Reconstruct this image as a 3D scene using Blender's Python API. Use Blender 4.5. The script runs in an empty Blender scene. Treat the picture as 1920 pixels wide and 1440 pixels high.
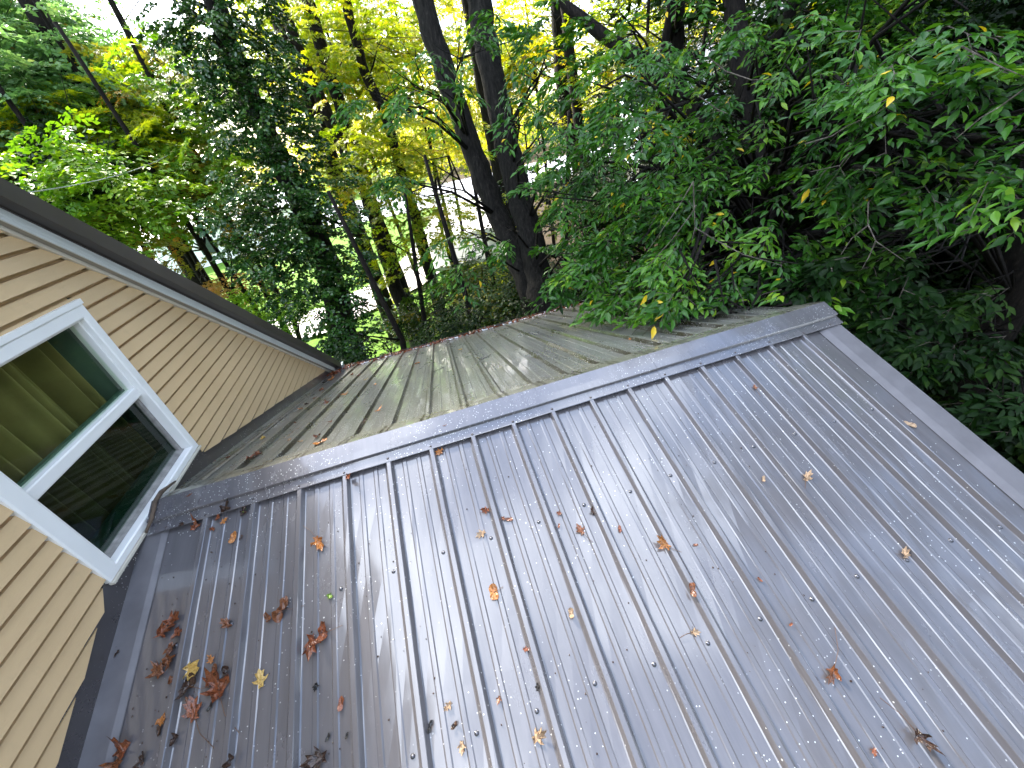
import bpy, math, random
import numpy as np
from mathutils import Vector, Matrix
rng = np.random.default_rng(7); random.seed(7)
sc = bpy.context.scene; COL = sc.collection
R = math.radians

# ---------------------------------------------------------------- camera
FPX = 743.44                                   # focal length in pixels of a 1920 wide picture
CR = np.array([[0.95271, -0.25161, -0.17041], [-0.27908, -0.50251, -0.81829], [0.12026, 0.82715, -0.54897]])   # right, down, forward
CP = np.array([1.7083, -1.8213, 1.3331])
cam = bpy.data.objects.new('camera', bpy.data.cameras.new('camera')); COL.objects.link(cam)
M = Matrix(((CR[0][0], -CR[1][0], -CR[2][0], CP[0]), (CR[0][1], -CR[1][1], -CR[2][1], CP[1]), (CR[0][2], -CR[1][2], -CR[2][2], CP[2]), (0, 0, 0, 1)))
cam.matrix_world = M
cam.data.sensor_width = 36; cam.data.lens = FPX / 1920 * 36; cam.data.clip_start = .02; cam.data.clip_end = 600
sc.camera = cam
sc.view_settings.view_transform = 'Standard'; sc.view_settings.look = 'None'
sc.view_settings.exposure = 2.35; sc.view_settings.gamma = 1
# ---------------------------------------------------------------- sky and sun
SUN_AZ = R(-28); SUN_EL = R(42)                  # azimuth from +Y towards +X
w = bpy.data.worlds.new('World'); sc.world = w; w.use_nodes = True
nt = w.node_tree; nt.nodes.clear(); N = nt.nodes.new; Lk = nt.links.new
out = N('ShaderNodeOutputWorld'); sky = N('ShaderNodeTexSky'); sky.sky_type = 'NISHITA'; sky.sun_disc = False
sky.sun_elevation = SUN_EL; sky.sun_rotation = SUN_AZ; sky.air_density = 1.2; sky.dust_density = 1.5
bg = N('ShaderNodeBackground'); bg.inputs[1].default_value = .15; Lk(sky.outputs[0], bg.inputs[0])
bc = N('ShaderNodeBackground'); bc.inputs[0].default_value = (.82, .89, 1, 1); bc.inputs[1].default_value = 1.5
tc = N('ShaderNodeTexCoord'); nz = N('ShaderNodeTexNoise'); nz.inputs['Scale'].default_value = 2.2; nz.inputs['Detail'].default_value = 5
cr = N('ShaderNodeValToRGB'); cr.color_ramp.elements[0].position = .46; cr.color_ramp.elements[1].position = .64
mx = N('ShaderNodeMixShader'); Lk(tc.outputs['Generated'], nz.inputs['Vector']); Lk(nz.outputs[0], cr.inputs[0])
Lk(cr.outputs[0], mx.inputs[0]); Lk(bg.outputs[0], mx.inputs[1]); Lk(bc.outputs[0], mx.inputs[2]); Lk(mx.outputs[0], out.inputs[0])
sl = bpy.data.lights.new('sun', 'SUN'); sl.energy = 4.4; sl.angle = R(9); sl.color = (1, .93, .80)
so = bpy.data.objects.new('sun', sl); COL.objects.link(so)
sd = Vector((math.sin(SUN_AZ) * math.cos(SUN_EL), math.cos(SUN_AZ) * math.cos(SUN_EL), math.sin(SUN_EL)))
so.rotation_euler = sd.to_track_quat('Z', 'Y').to_euler(); so.location = (0, 0, 30)

# ---------------------------------------------------------------- helpers
def ray(u, v):
    d = CR.T @ np.array([(u - 960) / FPX, (v - 720) / FPX, 1.]); return d / np.linalg.norm(d)
def PD(u, v, D): return CP + ray(u, v) * D          # the point D metres away in that direction
def PZ(u, v, z):
    d = ray(u, v); return CP + d * (z - CP[2]) / d[2]
def hit(u, v, n, h=0.):
    d = ray(u, v); n = np.array(n); return CP + d * (h - n @ CP) / (n @ d)
TH = .3276; CT, ST = math.cos(TH), math.sin(TH); TT = ST / CT
NN = (0, -ST, CT); NF = (0, ST, CT)
def near(x, s, h=0.): return (x, -s * CT - h * ST, -s * ST + h * CT)
def farp(x, s, h=0.): return (x, s * CT + h * ST, -s * ST + h * CT)

class MB:
    def __init__(s): s.v = []; s.f = []; s.m = []
    def add(s, vs, fs):
        b = len(s.v); s.v += [tuple(map(float, p)) for p in vs]; s.f += [tuple(i + b for i in f) for f in fs]
    def quad(s, *p): s.add(p, [tuple(range(len(p)))])
    def box(s, a, b):
        (x0, y0, z0), (x1, y1, z1) = a, b
        s.add([(x0,y0,z0),(x1,y0,z0),(x1,y1,z0),(x0,y1,z0),(x0,y0,z1),(x1,y0,z1),(x1,y1,z1),(x0,y1,z1)],
              [(3,2,1,0),(4,5,6,7),(0,1,5,4),(1,2,6,5),(2,3,7,6),(3,0,4,7)])
    def prism(s, prof, A, B, caps=True):
        """prof: list of points for end A and list for end B already in 3D"""
        n = len(A); s.add(list(A) + list(B), [(i, (i + 1) % n, n + (i + 1) % n, n + i) for i in range(n)] + ([tuple(range(n))[::-1], tuple(range(n, 2 * n))] if caps else []))
    def tube(s, pts, rad, k=6):
        pts = [np.array(p, float) for p in pts]; n = len(pts); vs = []; ref = np.array([.31, .2, .93])
        for i, p in enumerate(pts):
            d = pts[min(i + 1, n - 1)] - pts[max(i - 1, 0)]; d /= np.linalg.norm(d) + 1e-9
            a = np.cross(d, ref if abs(d @ ref) < .95 else np.array([1., 0, 0])); a /= np.linalg.norm(a); b = np.cross(d, a)
            r = rad[i]
            for j in range(k):
                t = 2 * math.pi * j / k; vs.append(p + r * (math.cos(t) * a + math.sin(t) * b))
        fs = [(i * k + j, i * k + (j + 1) % k, (i + 1) * k + (j + 1) % k, (i + 1) * k + j) for i in range(n - 1) for j in range(k)]
        fs += [tuple(range(k))[::-1], tuple(range((n - 1) * k, n * k))]
        s.add(vs, fs)
    def build(s, name, m, parent=None, smooth=False):
        me = bpy.data.meshes.new(name); me.from_pydata(s.v, [], s.f); me.update()
        me.materials.append(m)
        if smooth:
            for p in me.polygons: p.use_smooth = True
        o = bpy.data.objects.new(name, me); COL.objects.link(o); o.parent = parent
        return o
def tag(o, label=None, cat=None, group=None, kind=None):
    for k, v in (('label', label), ('category', cat), ('group', group), ('kind', kind)):
        if v: o[k] = v
    return o
def empty(name, loc=(0, 0, 0)):
    o = bpy.data.objects.new(name, None); COL.objects.link(o); o.location = loc; o.empty_display_size = .1; return o
def keep(child, root):                                # geometry is in world coordinates
    child.parent = root; child.matrix_parent_inverse = Matrix.Translation(-Vector(root.location)); return child

# ---------------------------------------------------------------- materials
def mat(name):
    m = bpy.data.materials.new(name); m.use_nodes = True; t = m.node_tree; t.nodes.clear()
    o = t.nodes.new('ShaderNodeOutputMaterial'); b = t.nodes.new('ShaderNodeBsdfPrincipled'); t.links.new(b.outputs[0], o.inputs[0])
    return m, t, b, o
def nd(t, ty, **kw):
    n = t.nodes.new(ty)
    for k, v in kw.items():
        k = k.replace('_', ' ') if k not in ('data_type', 'blend_type', 'operation', 'noise_dimensions', 'attribute_name', 'voronoi_dimensions', 'feature', 'interpolation_type') else k
        if hasattr(n, k) and k not in n.inputs: setattr(n, k, v)
        else: n.inputs[k].default_value = v
    return n
def ramp(t, src, stops):
    r = t.nodes.new('ShaderNodeValToRGB'); e = r.color_ramp.elements
    while len(e) > 1: e.remove(e[-1])
    for i, (p, c) in enumerate(stops):
        x = e[0] if i == 0 else e.new(p); x.position = p; c = c if isinstance(c, tuple) else (c, c, c); x.color = (*c, 1)
    t.links.new(src, r.inputs[0]); return r.outputs[0]
def objco(t, scale=(1, 1, 1), rot=(0, 0, 0)):
    c = t.nodes.new('ShaderNodeTexCoord'); mp = t.nodes.new('ShaderNodeMapping'); mp.inputs['Scale'].default_value = scale; mp.inputs['Rotation'].default_value = rot
    t.links.new(c.outputs['Object'], mp.inputs[0]); return mp.outputs[0]
def noise(t, co, scale, detail=4, rough=.5):
    n = t.nodes.new('ShaderNodeTexNoise'); n.inputs['Scale'].default_value = scale; n.inputs['Detail'].default_value = detail; n.inputs['Roughness'].default_value = rough
    t.links.new(co, n.inputs['Vector']); return n.outputs[0]
def mixc(t, f, a, b, mode='MIX'):
    m = t.nodes.new('ShaderNodeMix'); m.data_type = 'RGBA'; m.blend_type = mode
    for s, v in ((m.inputs[0], f), (m.inputs[6], a), (m.inputs[7], b)):
        if hasattr(v, 'links') or hasattr(v, 'is_output'): t.links.new(v, s)
        else: s.default_value = v if not isinstance(v, tuple) else (*v, 1)
    return m.outputs[2]
def mth(t, op, a, b=None):
    m = t.nodes.new('ShaderNodeMath'); m.operation = op
    for s, v in ((m.inputs[0], a), (m.inputs[1], b)):
        if v is None: continue
        if hasattr(v, 'is_output'): t.links.new(v, s)
        else: s.default_value = v
    return m.outputs[0]
def bump(t, b, h, dist=.01, st=1.):
    n = t.nodes.new('ShaderNodeBump'); n.inputs['Distance'].default_value = dist; n.inputs['Strength'].default_value = st
    t.links.new(h, n.inputs['Height']); t.links.new(n.outputs[0], b.inputs['Normal'])
def simple(name, col, rough=.5, var=.12, scale=8, spec=.5, metal=0., bmp=0.):
    m, t, b, o = mat(name); co = objco(t); n = noise(t, co, scale)
    c = ramp(t, n, [(.3, tuple(x * (1 - var) for x in col)), (.7, tuple(min(1, x * (1 + var)) for x in col))])
    t.links.new(c, b.inputs['Base Color']); b.inputs['Roughness'].default_value = rough; b.inputs['Specular IOR Level'].default_value = spec; b.inputs['Metallic'].default_value = metal
    if bmp: bump(t, b, noise(t, co, scale * 6, 5), bmp)
    return m
def speckle(t, co, scale, size, keepf, co2=None):
    """small irregular drops and droppings"""
    v = t.nodes.new('ShaderNodeTexVoronoi'); v.inputs['Scale'].default_value = scale; v.inputs['Randomness'].default_value = 1
    t.links.new(co, v.inputs['Vector'])
    near_ = mth(t, 'LESS_THAN', v.outputs['Distance'], size)
    sp = t.nodes.new('ShaderNodeSeparateColor'); t.links.new(v.outputs['Color'], sp.inputs[0])
    k = mth(t, 'LESS_THAN', sp.outputs[0], keepf)
    return mth(t, 'MULTIPLY', near_, k)
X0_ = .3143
def roof_mat(name, base, moss=0., drops=.25, rough=(.10, .26), metal=.0):
    m, t, b, o = mat(name)
    co = objco(t); big = noise(t, co, 1.3, 3); fine = noise(t, co, 60, 5, .65); stre = noise(t, objco(t, (14, 1.2, 1.2)), 2.0, 5, .6)
    col = ramp(t, stre, [(.3, tuple(x * .88 for x in base)), (.7, tuple(x * 1.12 for x in base))])
    if moss:
        mo = noise(t, objco(t, (3, .8, .8)), 1.1, 6, .62)
        col = mixc(t, mth(t, 'MULTIPLY', ramp(t, mo, [(.30, 0.), (.72, 1.)]), moss), col, (.17, .162, .095))
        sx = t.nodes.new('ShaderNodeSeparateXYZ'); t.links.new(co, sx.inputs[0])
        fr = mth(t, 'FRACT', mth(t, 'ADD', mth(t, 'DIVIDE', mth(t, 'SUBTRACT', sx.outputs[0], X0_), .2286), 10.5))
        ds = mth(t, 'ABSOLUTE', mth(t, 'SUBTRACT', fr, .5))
        rib_shade = ramp(t, ds, [(.038, 0.), (.05, 1.), (.112, 1.), (.13, 0.)])  # dark bands along the rib flanks: side shading painted into the colour
        col = mixc(t, mth(t, 'MULTIPLY', rib_shade, ramp(t, noise(t, objco(t, (1, 2, 2)), 3., 4), [(.25, .55), (.6, 1.)])), col, (.030, .022, .014))
    if drops:
        s1 = speckle(t, co, 75 if moss else 95, .22, drops); s2 = speckle(t, co, 42, .13, drops * .45)
        patch = ramp(t, noise(t, co, 2.1, 3), [(.34 if moss else .42, .15 if moss else .05), (.56, 1.)])
        s = mth(t, 'MULTIPLY', mth(t, 'MAXIMUM', s1, s2), patch)
        col = mixc(t, s, col, (.70, .70, .69) if moss else (.62, .62, .60))
    t.links.new(col, b.inputs['Base Color'])
    ro = ramp(t, noise(t, objco(t, (2, 1, 1)), 2.2, 6, .7), [(.35, rough[0]), (.65, rough[1])])
    t.links.new(ro, b.inputs['Roughness'])
    b.inputs['Specular IOR Level'].default_value = .8; b.inputs['Metallic'].default_value = metal
    b.inputs['Coat Weight'].default_value = .45 if moss else 1.; b.inputs['Coat Roughness'].default_value = .08; b.inputs['Coat IOR'].default_value = 1.6
    warp = noise(t, objco(t, (2.5, .8, .8)), 3.0, 2)
    hgt = mth(t, 'ADD', mth(t, 'MULTIPLY', warp, 1.), mth(t, 'MULTIPLY', fine, .02))
    bump(t, b, hgt, .0013, 1.)
    return m
M_ROOF = roof_mat('painted_metal_roof', (.122, .115, .123), 0, .08, (.16, .29), metal=.12)
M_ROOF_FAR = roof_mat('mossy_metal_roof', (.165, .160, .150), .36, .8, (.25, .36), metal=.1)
M_CAP = roof_mat('ridge_metal', (.125, .118, .128), .0, .5, (.16, .32), metal=.2)
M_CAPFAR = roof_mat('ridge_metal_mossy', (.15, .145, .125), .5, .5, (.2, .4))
M_TRIMD = simple('weathered_trim_metal', (.135, .130, .140), .42, .15, 9, .35, .05)
M_FLASH = roof_mat('flashing_metal', (.055, .048, .050), 0, .10, (.25, .42))
M_BROWN = simple('dark_trim_metal', (.045, .038, .037), .35, .12, 5)
M_BLACK = simple('foam_closure', (.006, .006, .006), .9)
M_SCREW = simple('screw_metal', (.16, .16, .18), .25, .2, 40, .5, .7)
M_SCREWB = simple('screw_painted', (.06, .05, .05), .3, .2, 40)
M_WHITE = simple('white_vinyl', (.82, .82, .81), .35, .03, 3)
M_FASCIA = simple('white_aluminium', (.66, .70, .70), .4, .04, 3)
M_CREAM = simple('cream_trim', (.62, .58, .50), .45, .05, 4)
M_SOFFIT = simple('soffit', (.30, .28, .25), .5, .05, 4)
M_CAULK = simple('caulk', (.10, .07, .05), .8, .4, 30)

# vinyl siding with fine emboss and slight dirt
M_SIDING, t, b, o = mat('tan_vinyl_siding'); co = objco(t)
c = ramp(t, noise(t, objco(t, (1, 1.3, .7)), 1.6, 4), [(.3, (.59, .418, .232)), (.7, (.63, .452, .257))])
c = mixc(t, ramp(t, noise(t, co, 14, 6, .7), [(.55, 0.), (.85, .25)]), c, (.34, .27, .17))
t.links.new(c, b.inputs['Base Color']); b.inputs['Roughness'].default_value = .48; b.inputs['Specular IOR Level'].default_value = .35
bump(t, b, noise(t, objco(t, (1, .6, 6)), 40, 4), .0012)

def glass_mat(name, tint):
    m, t, b, o = mat(name); t.nodes.remove(b)
    tr = t.nodes.new('ShaderNodeBsdfTransparent'); tr.inputs[0].default_value = (*tint, 1)
    gl = t.nodes.new('ShaderNodeBsdfGlossy'); gl.inputs['Roughness'].default_value = .03
    fr = t.nodes.new('ShaderNodeFresnel'); fr.inputs[0].default_value = 1.5
    ms = t.nodes.new('ShaderNodeMixShader'); ge = t.nodes.new('ShaderNodeNewGeometry'); t.links.new(mth(t, 'MULTIPLY', fr.outputs[0], mth(t, 'SUBTRACT', 1., ge.outputs['Backfacing'])), ms.inputs[0]); t.links.new(tr.outputs[0], ms.inputs[1]); t.links.new(gl.outputs[0], ms.inputs[2])
    t.links.new(ms.outputs[0], o.inputs[0]); return m
M_GLASS = glass_mat('window_glass', (.92, .97, .91)); M_GLASSD = glass_mat('screened_glass', (.50, .60, .54))
M_CURT = simple('curtain_fabric', (.21, .175, .055), .85, .15, 6)
M_ROOM = simple('room_wall', (.13, .20, .15), .8, .1, 2)
M_SILLG = simple('weathered_grey_sill', (.24, .23, .22), .8, .3, 22, bmp=.001)
M_DGREEN = simple('green_sash', (.05, .10, .075), .4, .1, 8)

# ================================================================ THE WING ROOF
XE = 4.0; LS = 3.97; RIBS = .2286; X0 = .3143
house = empty('house', (0, 0, -4.5))
tag(house, 'tan vinyl sided house with white window and low grey metal roofed wing', 'house')

def section():
    pts = [(0.0, 0.)]; x = .11
    pts.append((x, 0.))
    i = 0
    while X0 + RIBS * i < 3.9:
        c = X0 + RIBS * i
        pts += [(c - .026, 0), (c - .021, .002), (c - .0115, .0225), (c - .009, .0245), (c + .009, .0245), (c + .0115, .0225), (c + .021, .002), (c + .026, 0)]
        if i < 15:
            for q in (1, 2):
                m = c + RIBS * q / 3
                pts += [(m - .013, 0), (m - .008, .0028), (m + .008, .0028), (m + .013, 0)]
        i += 1
    pts.append((3.9, 0.)); return pts
SEC = section()
def slope_sheet(fn, name, m, s0, s1, n=24):
    mb = MB(); vs = []; k = len(SEC); wob = rng.normal(0, .0006, (n + 1, k))
    for j in range(n + 1):
        s = s0 + (s1 - s0) * j / n
        for i, (x, h) in enumerate(SEC):
            vs.append(fn(x, s, h + (wob[j, i] if h == 0 else wob[j, i] * .4)))
    fs = []
    for j in range(n):
        for i in range(k - 1):
            a = j * k + i; q = (a, a + 1, a + k + 1, a + k); fs.append(q if fn is farp else q[::-1])
    mb.add(vs, fs); o = mb.build(name, m, None); keep(o, house)
    return o
pn = slope_sheet(near, 'roof_panel', M_ROOF, .03, LS); pn['label'] = 'glossy blue grey ribbed metal roof slope nearest the camera'
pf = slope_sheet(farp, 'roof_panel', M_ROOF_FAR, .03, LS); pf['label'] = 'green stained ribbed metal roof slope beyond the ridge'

def sweep(name, m, prof, fn, x0, x1, n=1, th=.0012, parent=house, jit=0.):
    """profile of (s, h) swept along x, with a sheet thickness"""
    mb = MB(); k = len(prof); vs = []
    for j in range(n + 1):
        x = x0 + (x1 - x0) * j / n; dj = rng.normal(0, jit) if jit else 0
        for s, h in prof: vs.append(fn(x, s, h + dj))
        for s, h in prof: vs.append(fn(x, s, h - th + dj))
    fs = []
    for j in range(n):
        a = j * 2 * k; c = a + 2 * k
        for i in range(k - 1):
            fs.append((a + i, c + i, c + i + 1, a + i + 1)); fs.append((a + k + i, a + k + i + 1, c + k + i + 1, c + k + i))
        fs.append((a, a + k, c + k, c)); fs.append((a + k - 1, c + k - 1, c + 2 * k - 1, a + 2 * k - 1))
    for a in (0, n * 2 * k): 
        for i in range(k - 1): fs.append((a + i, a + i + 1, a + k + i + 1, a + k + i))
    mb.add(vs, fs); o = mb.build(name, m); keep(o, parent); return o
# ridge cap in two lengths, the joint showing as a fine seam
capprof = [(-.0182, .0535), (.05, .0515), (.093, .0490), (.0955, .0465), (.0985, .0305), (.105, .0285), (.150, .0265), (.153, .025)]
capprofF = [(-.0182, .0535), (.05, .0485), (.10, .041), (.103, .036), (.108, .0295), (.112, .0285), (.196, .0265), (.199, .025)]
def capobj(x0, x1, dz, lab):
    for fn, pr, m in ((near, capprof, M_CAP), (farp, capprofF, M_CAPFAR)):
        pr2 = [(s, h + dz) for s, h in pr]
        if fn is near: x0n = x0
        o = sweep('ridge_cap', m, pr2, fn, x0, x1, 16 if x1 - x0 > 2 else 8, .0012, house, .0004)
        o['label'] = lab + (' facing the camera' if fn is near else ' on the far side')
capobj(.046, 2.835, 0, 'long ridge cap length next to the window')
capobj(2.80, 4.012, .003, 'short ridge cap length at the gable end')
# foam closures under the cap, cut round the ribs
for fn, s in ((near, .118), (farp, .165)):
    mb = MB()
    for i in range(17):
        xa = X0 + RIBS * (i - 1) + .027 if i else .12; xb = X0 + RIBS * i - .027 if i < 16 else 3.86
        A = [fn(xa, s, .0015), fn(xa, s + .012, .0015), fn(xa, s + .012, .0235), fn(xa, s, .0235)]
        B = [fn(xb, s, .0015), fn(xb, s + .012, .0015), fn(xb, s + .012, .0235), fn(xb, s, .0235)]
        mb.prism(None, A, B)
    keep(mb.build('foam_closure', M_BLACK), house)
# wall flashing (dark) and the raised apron beside it; gable trim at the other end
def trim(fn, s0, s1, name, pts, m, lab=None, n=14, jit=.0004):
    mb = MB(); k = len(pts); vs = []
    for j in range(n + 1):
        s = s0 + (s1 - s0) * j / n; dj = rng.normal(0, jit)
        for (x, h) in pts: vs.append(fn(x, s, h + dj))
    fs = [(j * k + i, j * k + i + 1, (j + 1) * k + i + 1, (j + 1) * k + i) for j in range(n) for i in range(k - 1)]
    if fn is near: fs = [f[::-1] for f in fs]
    mb.add(vs, fs); o = mb.build(name, m); keep(o, house)
    if lab: o['label'] = lab
    return o
flp = [(.004, .004), (.010, .0135), (.104, .0135), (.107, .0128), (.127, .004), (.131, .0035)]
trim(near, .1, LS, 'apron_flashing', flp, M_TRIMD, 'raised grey flashing running down the wall below the window')
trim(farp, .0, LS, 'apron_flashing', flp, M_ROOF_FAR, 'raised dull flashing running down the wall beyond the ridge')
gtp = [(3.858, .0035), (3.862, .0055), (3.896, .016), (3.902, .0165), (3.992, .018), (4.0, .016), (4.002, -.10), (3.99, -.105)]
for fn in (near, farp):
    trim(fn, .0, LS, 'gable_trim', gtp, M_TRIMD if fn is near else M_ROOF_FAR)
# upstand of the wall flashing, following the siding cut
wy0_, wy1_ = -.4009, .5385
for fn in (near, farp):
    mb = MB(); n = 60
    for j in range(n):
        a = LS * j / n; b_ = LS * (j + 1) / n
        x = .0125
        qa, qb = fn(x, a), fn(x, b_)
        inw = wy0_ < (qa[1] + qb[1]) / 2 < wy1_
        if inw and max(qa[2], qb[2]) > -.03: continue
        if inw:
            q = [(x, qa[1], qa[2] + .002), (x, qb[1], qb[2] + .002), (.010, qb[1], -.016), (.010, qa[1], -.016)]; mb.quad(*(q[::-1] if fn is near else q)); continue
        q = [(x, qa[1], qa[2] + .002), (x, qb[1], qb[2] + .002), (.006, qb[1], qb[2] + .135), (.006, qa[1], qa[2] + .135)]
        mb.quad(*(q[::-1] if fn is near else q))
    keep(mb.build('wall_flashing', M_FLASH), house)['label'] = 'dark brown flashing upstand between siding and ' + ('near roof slope' if fn is near else 'far roof slope')

# screws: sub-parts of the near panel, the cap and the far panel
def dome(fn, x, s, h, r=.0075):
    mb = MB(); c = np.array(fn(x, s, h)); n = np.array(NN if fn is near else NF); a = np.array([1., 0, 0]); b2 = np.cross(n, a)
    vs = []; lv = [(1.35, 0), (1.35, .12), (.95, .22), (.9, .55), (.62, .9), (.2, 1.05)]
    for rr, hh in lv:
        for j in range(10):
            t = 2 * math.pi * j / 10; vs.append(c + r * rr * (math.cos(t) * a + math.sin(t) * b2) + n * r * hh * .8)
    fs = [(i * 10 + j, i * 10 + (j + 1) % 10, (i + 1) * 10 + (j + 1) % 10, (i + 1) * 10 + j) for i in range(5) for j in range(10)] + [tuple(range(50, 60))]
    mb.add(vs, fs); return mb
def screw(fn, x, s, h, par, m=M_SCREW, r=.0065):
    o = dome(fn, x, s, h, r).build('screw', m, None, True); o.parent = par; o.matrix_parent_inverse = Matrix.Translation(-Vector(house.location)) if False else Matrix.Identity(4)
    return o
for s in (.6856, 1.3212, 1.93, 2.55, 3.2):
    for i in range(16): screw(near, X0 + RIBS * i - .046 + rng.normal(0, .003), s + rng.normal(0, .006), .001, pn)
caps = [o for o in bpy.data.objects if o.name.startswith('ridge_cap')]
capN = [o for o in caps if 'facing' in o['label']]; capF = [o for o in caps if 'far side' in o['label']]
for i in range(17):
    x = (X0 + RIBS * i) if i < 16 else 3.93
    a = 0 if x < 2.81 else 1
    screw(near, x, .136 + rng.normal(0, .003), .027 + .003 * a, capN[a], M_SCREWB, .005)
    if i % 2: screw(farp, x + .02, .182, .027 + .003 * a, capF[a], M_SCREWB, .005)
screw(near, .13, .137, .027, capN[0], M_SCREWB, .005)

# far and near gutters
def gutter(fn, sgn, lab):
    A0 = fn(0, LS - .01, -.012); y0, z0 = A0[1], A0[2]
    pr = [(0, 0), (0, -.10), (.075, -.10), (.095, -.055), (.115, -.005), (.115, .012), (.105, .012), (.105, -.005), (.088, -.05), (.07, -.092), (.008, -.092), (.008, 0)]
    mb = MB(); k = len(pr)
    A = [(.02, y0 + sgn * p, z0 + q) for p, q in pr]; B = [(4.03, y0 + sgn * p, z0 + q) for p, q in pr]
    mb.prism(None, A, B)
    for x in np.arange(.25, 4, .41):
        mb.box((x - .012, y0 + min(sgn * .0, sgn * .118), z0 + .010), (x + .012, y0 + max(sgn * .0, sgn * .118), z0 + .020))
    o = mb.build('gutter', M_BROWN); keep(o, house); o['label'] = lab
    return y0, z0
gy, gz = gutter(farp, 1, 'dark eaves gutter full of leaves beyond the ridge'); gutter(near, -1, 'dark eaves gutter under the near roof slope')
# wing walls under the roof
mb = MB(); e = 3.60 * CT; ez = -3.60 * ST - .03
mb.quad((3.9, -e, -4.5), (3.9, e, -4.5), (3.9, e, ez), (3.9, 0, -.03), (3.9, -e, ez))
mb.quad((3.9, e, -4.5), (0, e, -4.5), (0, e, ez), (3.9, e, ez)); mb.quad((0, -e, -4.5), (3.9, -e, -4.5), (3.9, -e, ez), (0, -e, ez))
keep(mb.build('wing_wall', M_SIDING), house)

# ================================================================ SIDING ON THE GABLE WALL
PH = R(39.3); NY, NZ = math.sin(PH), math.cos(PH)
def rakeY(z, n=1.318): return (n - z * NZ) / NY
LAP = .076; Z0 = .0111; APY, APZ = -2.0, (1.318 + 2.0 * NY) / NZ
wy0, wy1, wz0, wz1 = -.4009, .5385, -.0128, .9431
mb = MB(); GAP = .105
def jag(z): return .004 * math.sin(z * 37.1) + .003 * math.sin(z * 91.)
for k in range(-34, 50):
    zb = Z0 + LAP * k; zt = zb + LAP
    if zt > APZ - .02: break
    def right(z): return rakeY(z)
    def rleft(z): return 2 * APY - rakeY(z)
    def segs():
        if zb < -.02 + 0 - GAP * 0:
            pass
        fz = lambda z: max(0., (GAP - z) / TT)        # |y| where the siding begins above the roof
        if zb >= GAP: return [(rleft, right)]
        return [(lambda z: max(fz(z), .012) + jag(z), right), (rleft, lambda z: -max(fz(z), .012) - jag(z + 5))]
    for (L_, R_) in segs():
        yb0, yb1, yt0, yt1 = L_(zb), R_(zb), L_(zt), R_(zt)
        if yb1 - yb0 < .005 and yt1 - yt0 < .005: continue
        yb1 = max(yb1, yb0 + .001); yt1 = max(yt1, yt0 + .001)
        # cut out the window
        parts = [(yb0, yb1, yt0, yt1)]
        if zt > wz0 and zb < wz1:
            parts = []
            if yb0 < wy0: parts.append((yb0, min(yb1, wy0), yt0, min(yt1, wy0)))
            if zt > wz1: parts.append((wy0, wy0, wy0, wy0, wy1, wz1))
            if yb1 > wy1: parts.append((max(yb0, wy1), yb1, max(yt0, wy1), yt1))
        for pt in parts:
            if len(pt) == 6:
                mb.quad((.018, wy0, wz1 + .002), (.018, wy1, wz1 + .002), (.0105, wy1, zb + LAP * .765), (.0105, wy0, zb + LAP * .765)) if zb + LAP * .765 > wz1 + .004 else None
                mb.quad((-.014, wy0, wz1 - .01), (-.014, wy1, wz1 - .01), (-.014, wy1, zt + .004), (-.014, wy0, zt + .004)); continue
            a0, a1, b0, b1 = pt
            n = max(1, int((a1 - a0) / .35)); wv = rng.normal(0, .0007, n + 1)
            for i in range(n):
                f0, f1 = i / n, (i + 1) / n
                A0, A1 = a0 + (a1 - a0) * f0, a0 + (a1 - a0) * f1; B0, B1 = b0 + (b1 - b0) * f0, b0 + (b1 - b0) * f1
                xo0, xo1 = .0215 + wv[i], .0215 + wv[i + 1]
                g = .765; G0, G1 = A0 + (B0 - A0) * g, A1 + (B1 - A1) * g; zg = zb + LAP * g
                mb.quad((xo0, A0, zb), (xo1, A1, zb), (.0105, G1, zg), (.0105, G0, zg))
                mb.quad((.0105, G0, zg), (.0105, G1, zg), (-.012, G1, zg + .003), (-.012, G0, zg + .003)); mb.quad((-.012, G0, zg + .003), (-.012, G1, zg + .003), (-.014, B1, zt + .004), (-.014, B0, zt + .004))
                mb.quad((xo0, A0, zb), (-.013, A0, zb + .001), (-.013, A1, zb + .001), (xo1, A1, zb))
keep(mb.build('siding', M_SIDING), house)
# backing wall
mb = MB()
mb.quad((-.018, 3.6, -4.5), (-.018, 3.6, rakeY(0, 1.33) * 0 + (1.33 - 3.6 * NY) / NZ), (-.018, wy1 - .03, (1.33 - (wy1 - .03) * NY) / NZ), (-.018, wy1 - .03, -4.5))
mb.quad((-.018, wy0 + .03, -4.5), (-.018, wy0 + .03, (1.33 - (wy0 + .03) * NY) / NZ), (-.018, APY, (1.33 - APY * NY) / NZ), (-.018, -7.4, -.9), (-.018, -7.4, -4.5))
mb.quad((-.018, wy0 + .03, -4.5), (-.018, wy1 - .03, -4.5), (-.018, wy1 - .03, wz0 + .02), (-.018, wy0 + .03, wz0 + .02))
mb.quad((-.018, wy0 + .03, wz1 - .02), (-.018, wy1 - .03, wz1 - .02), (-.018, wy1 - .03, (1.33 - (wy1 - .03) * NY) / NZ), (-.018, wy0 + .03, (1.33 - (wy0 + .03) * NY) / NZ))
mb.quad((-8, 3.6, -4.5), (-.01, 3.6, -4.5), (-.01, 3.6, -1.1), (-8, 3.6, -1.1)); mb.quad((-8, -7.4, -4.5), (-.01, -7.4, -4.5), (-.01, -7.4, -1.1), (-8, -7.4, -1.1))
keep(mb.build('wall', M_FLASH), house)
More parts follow.
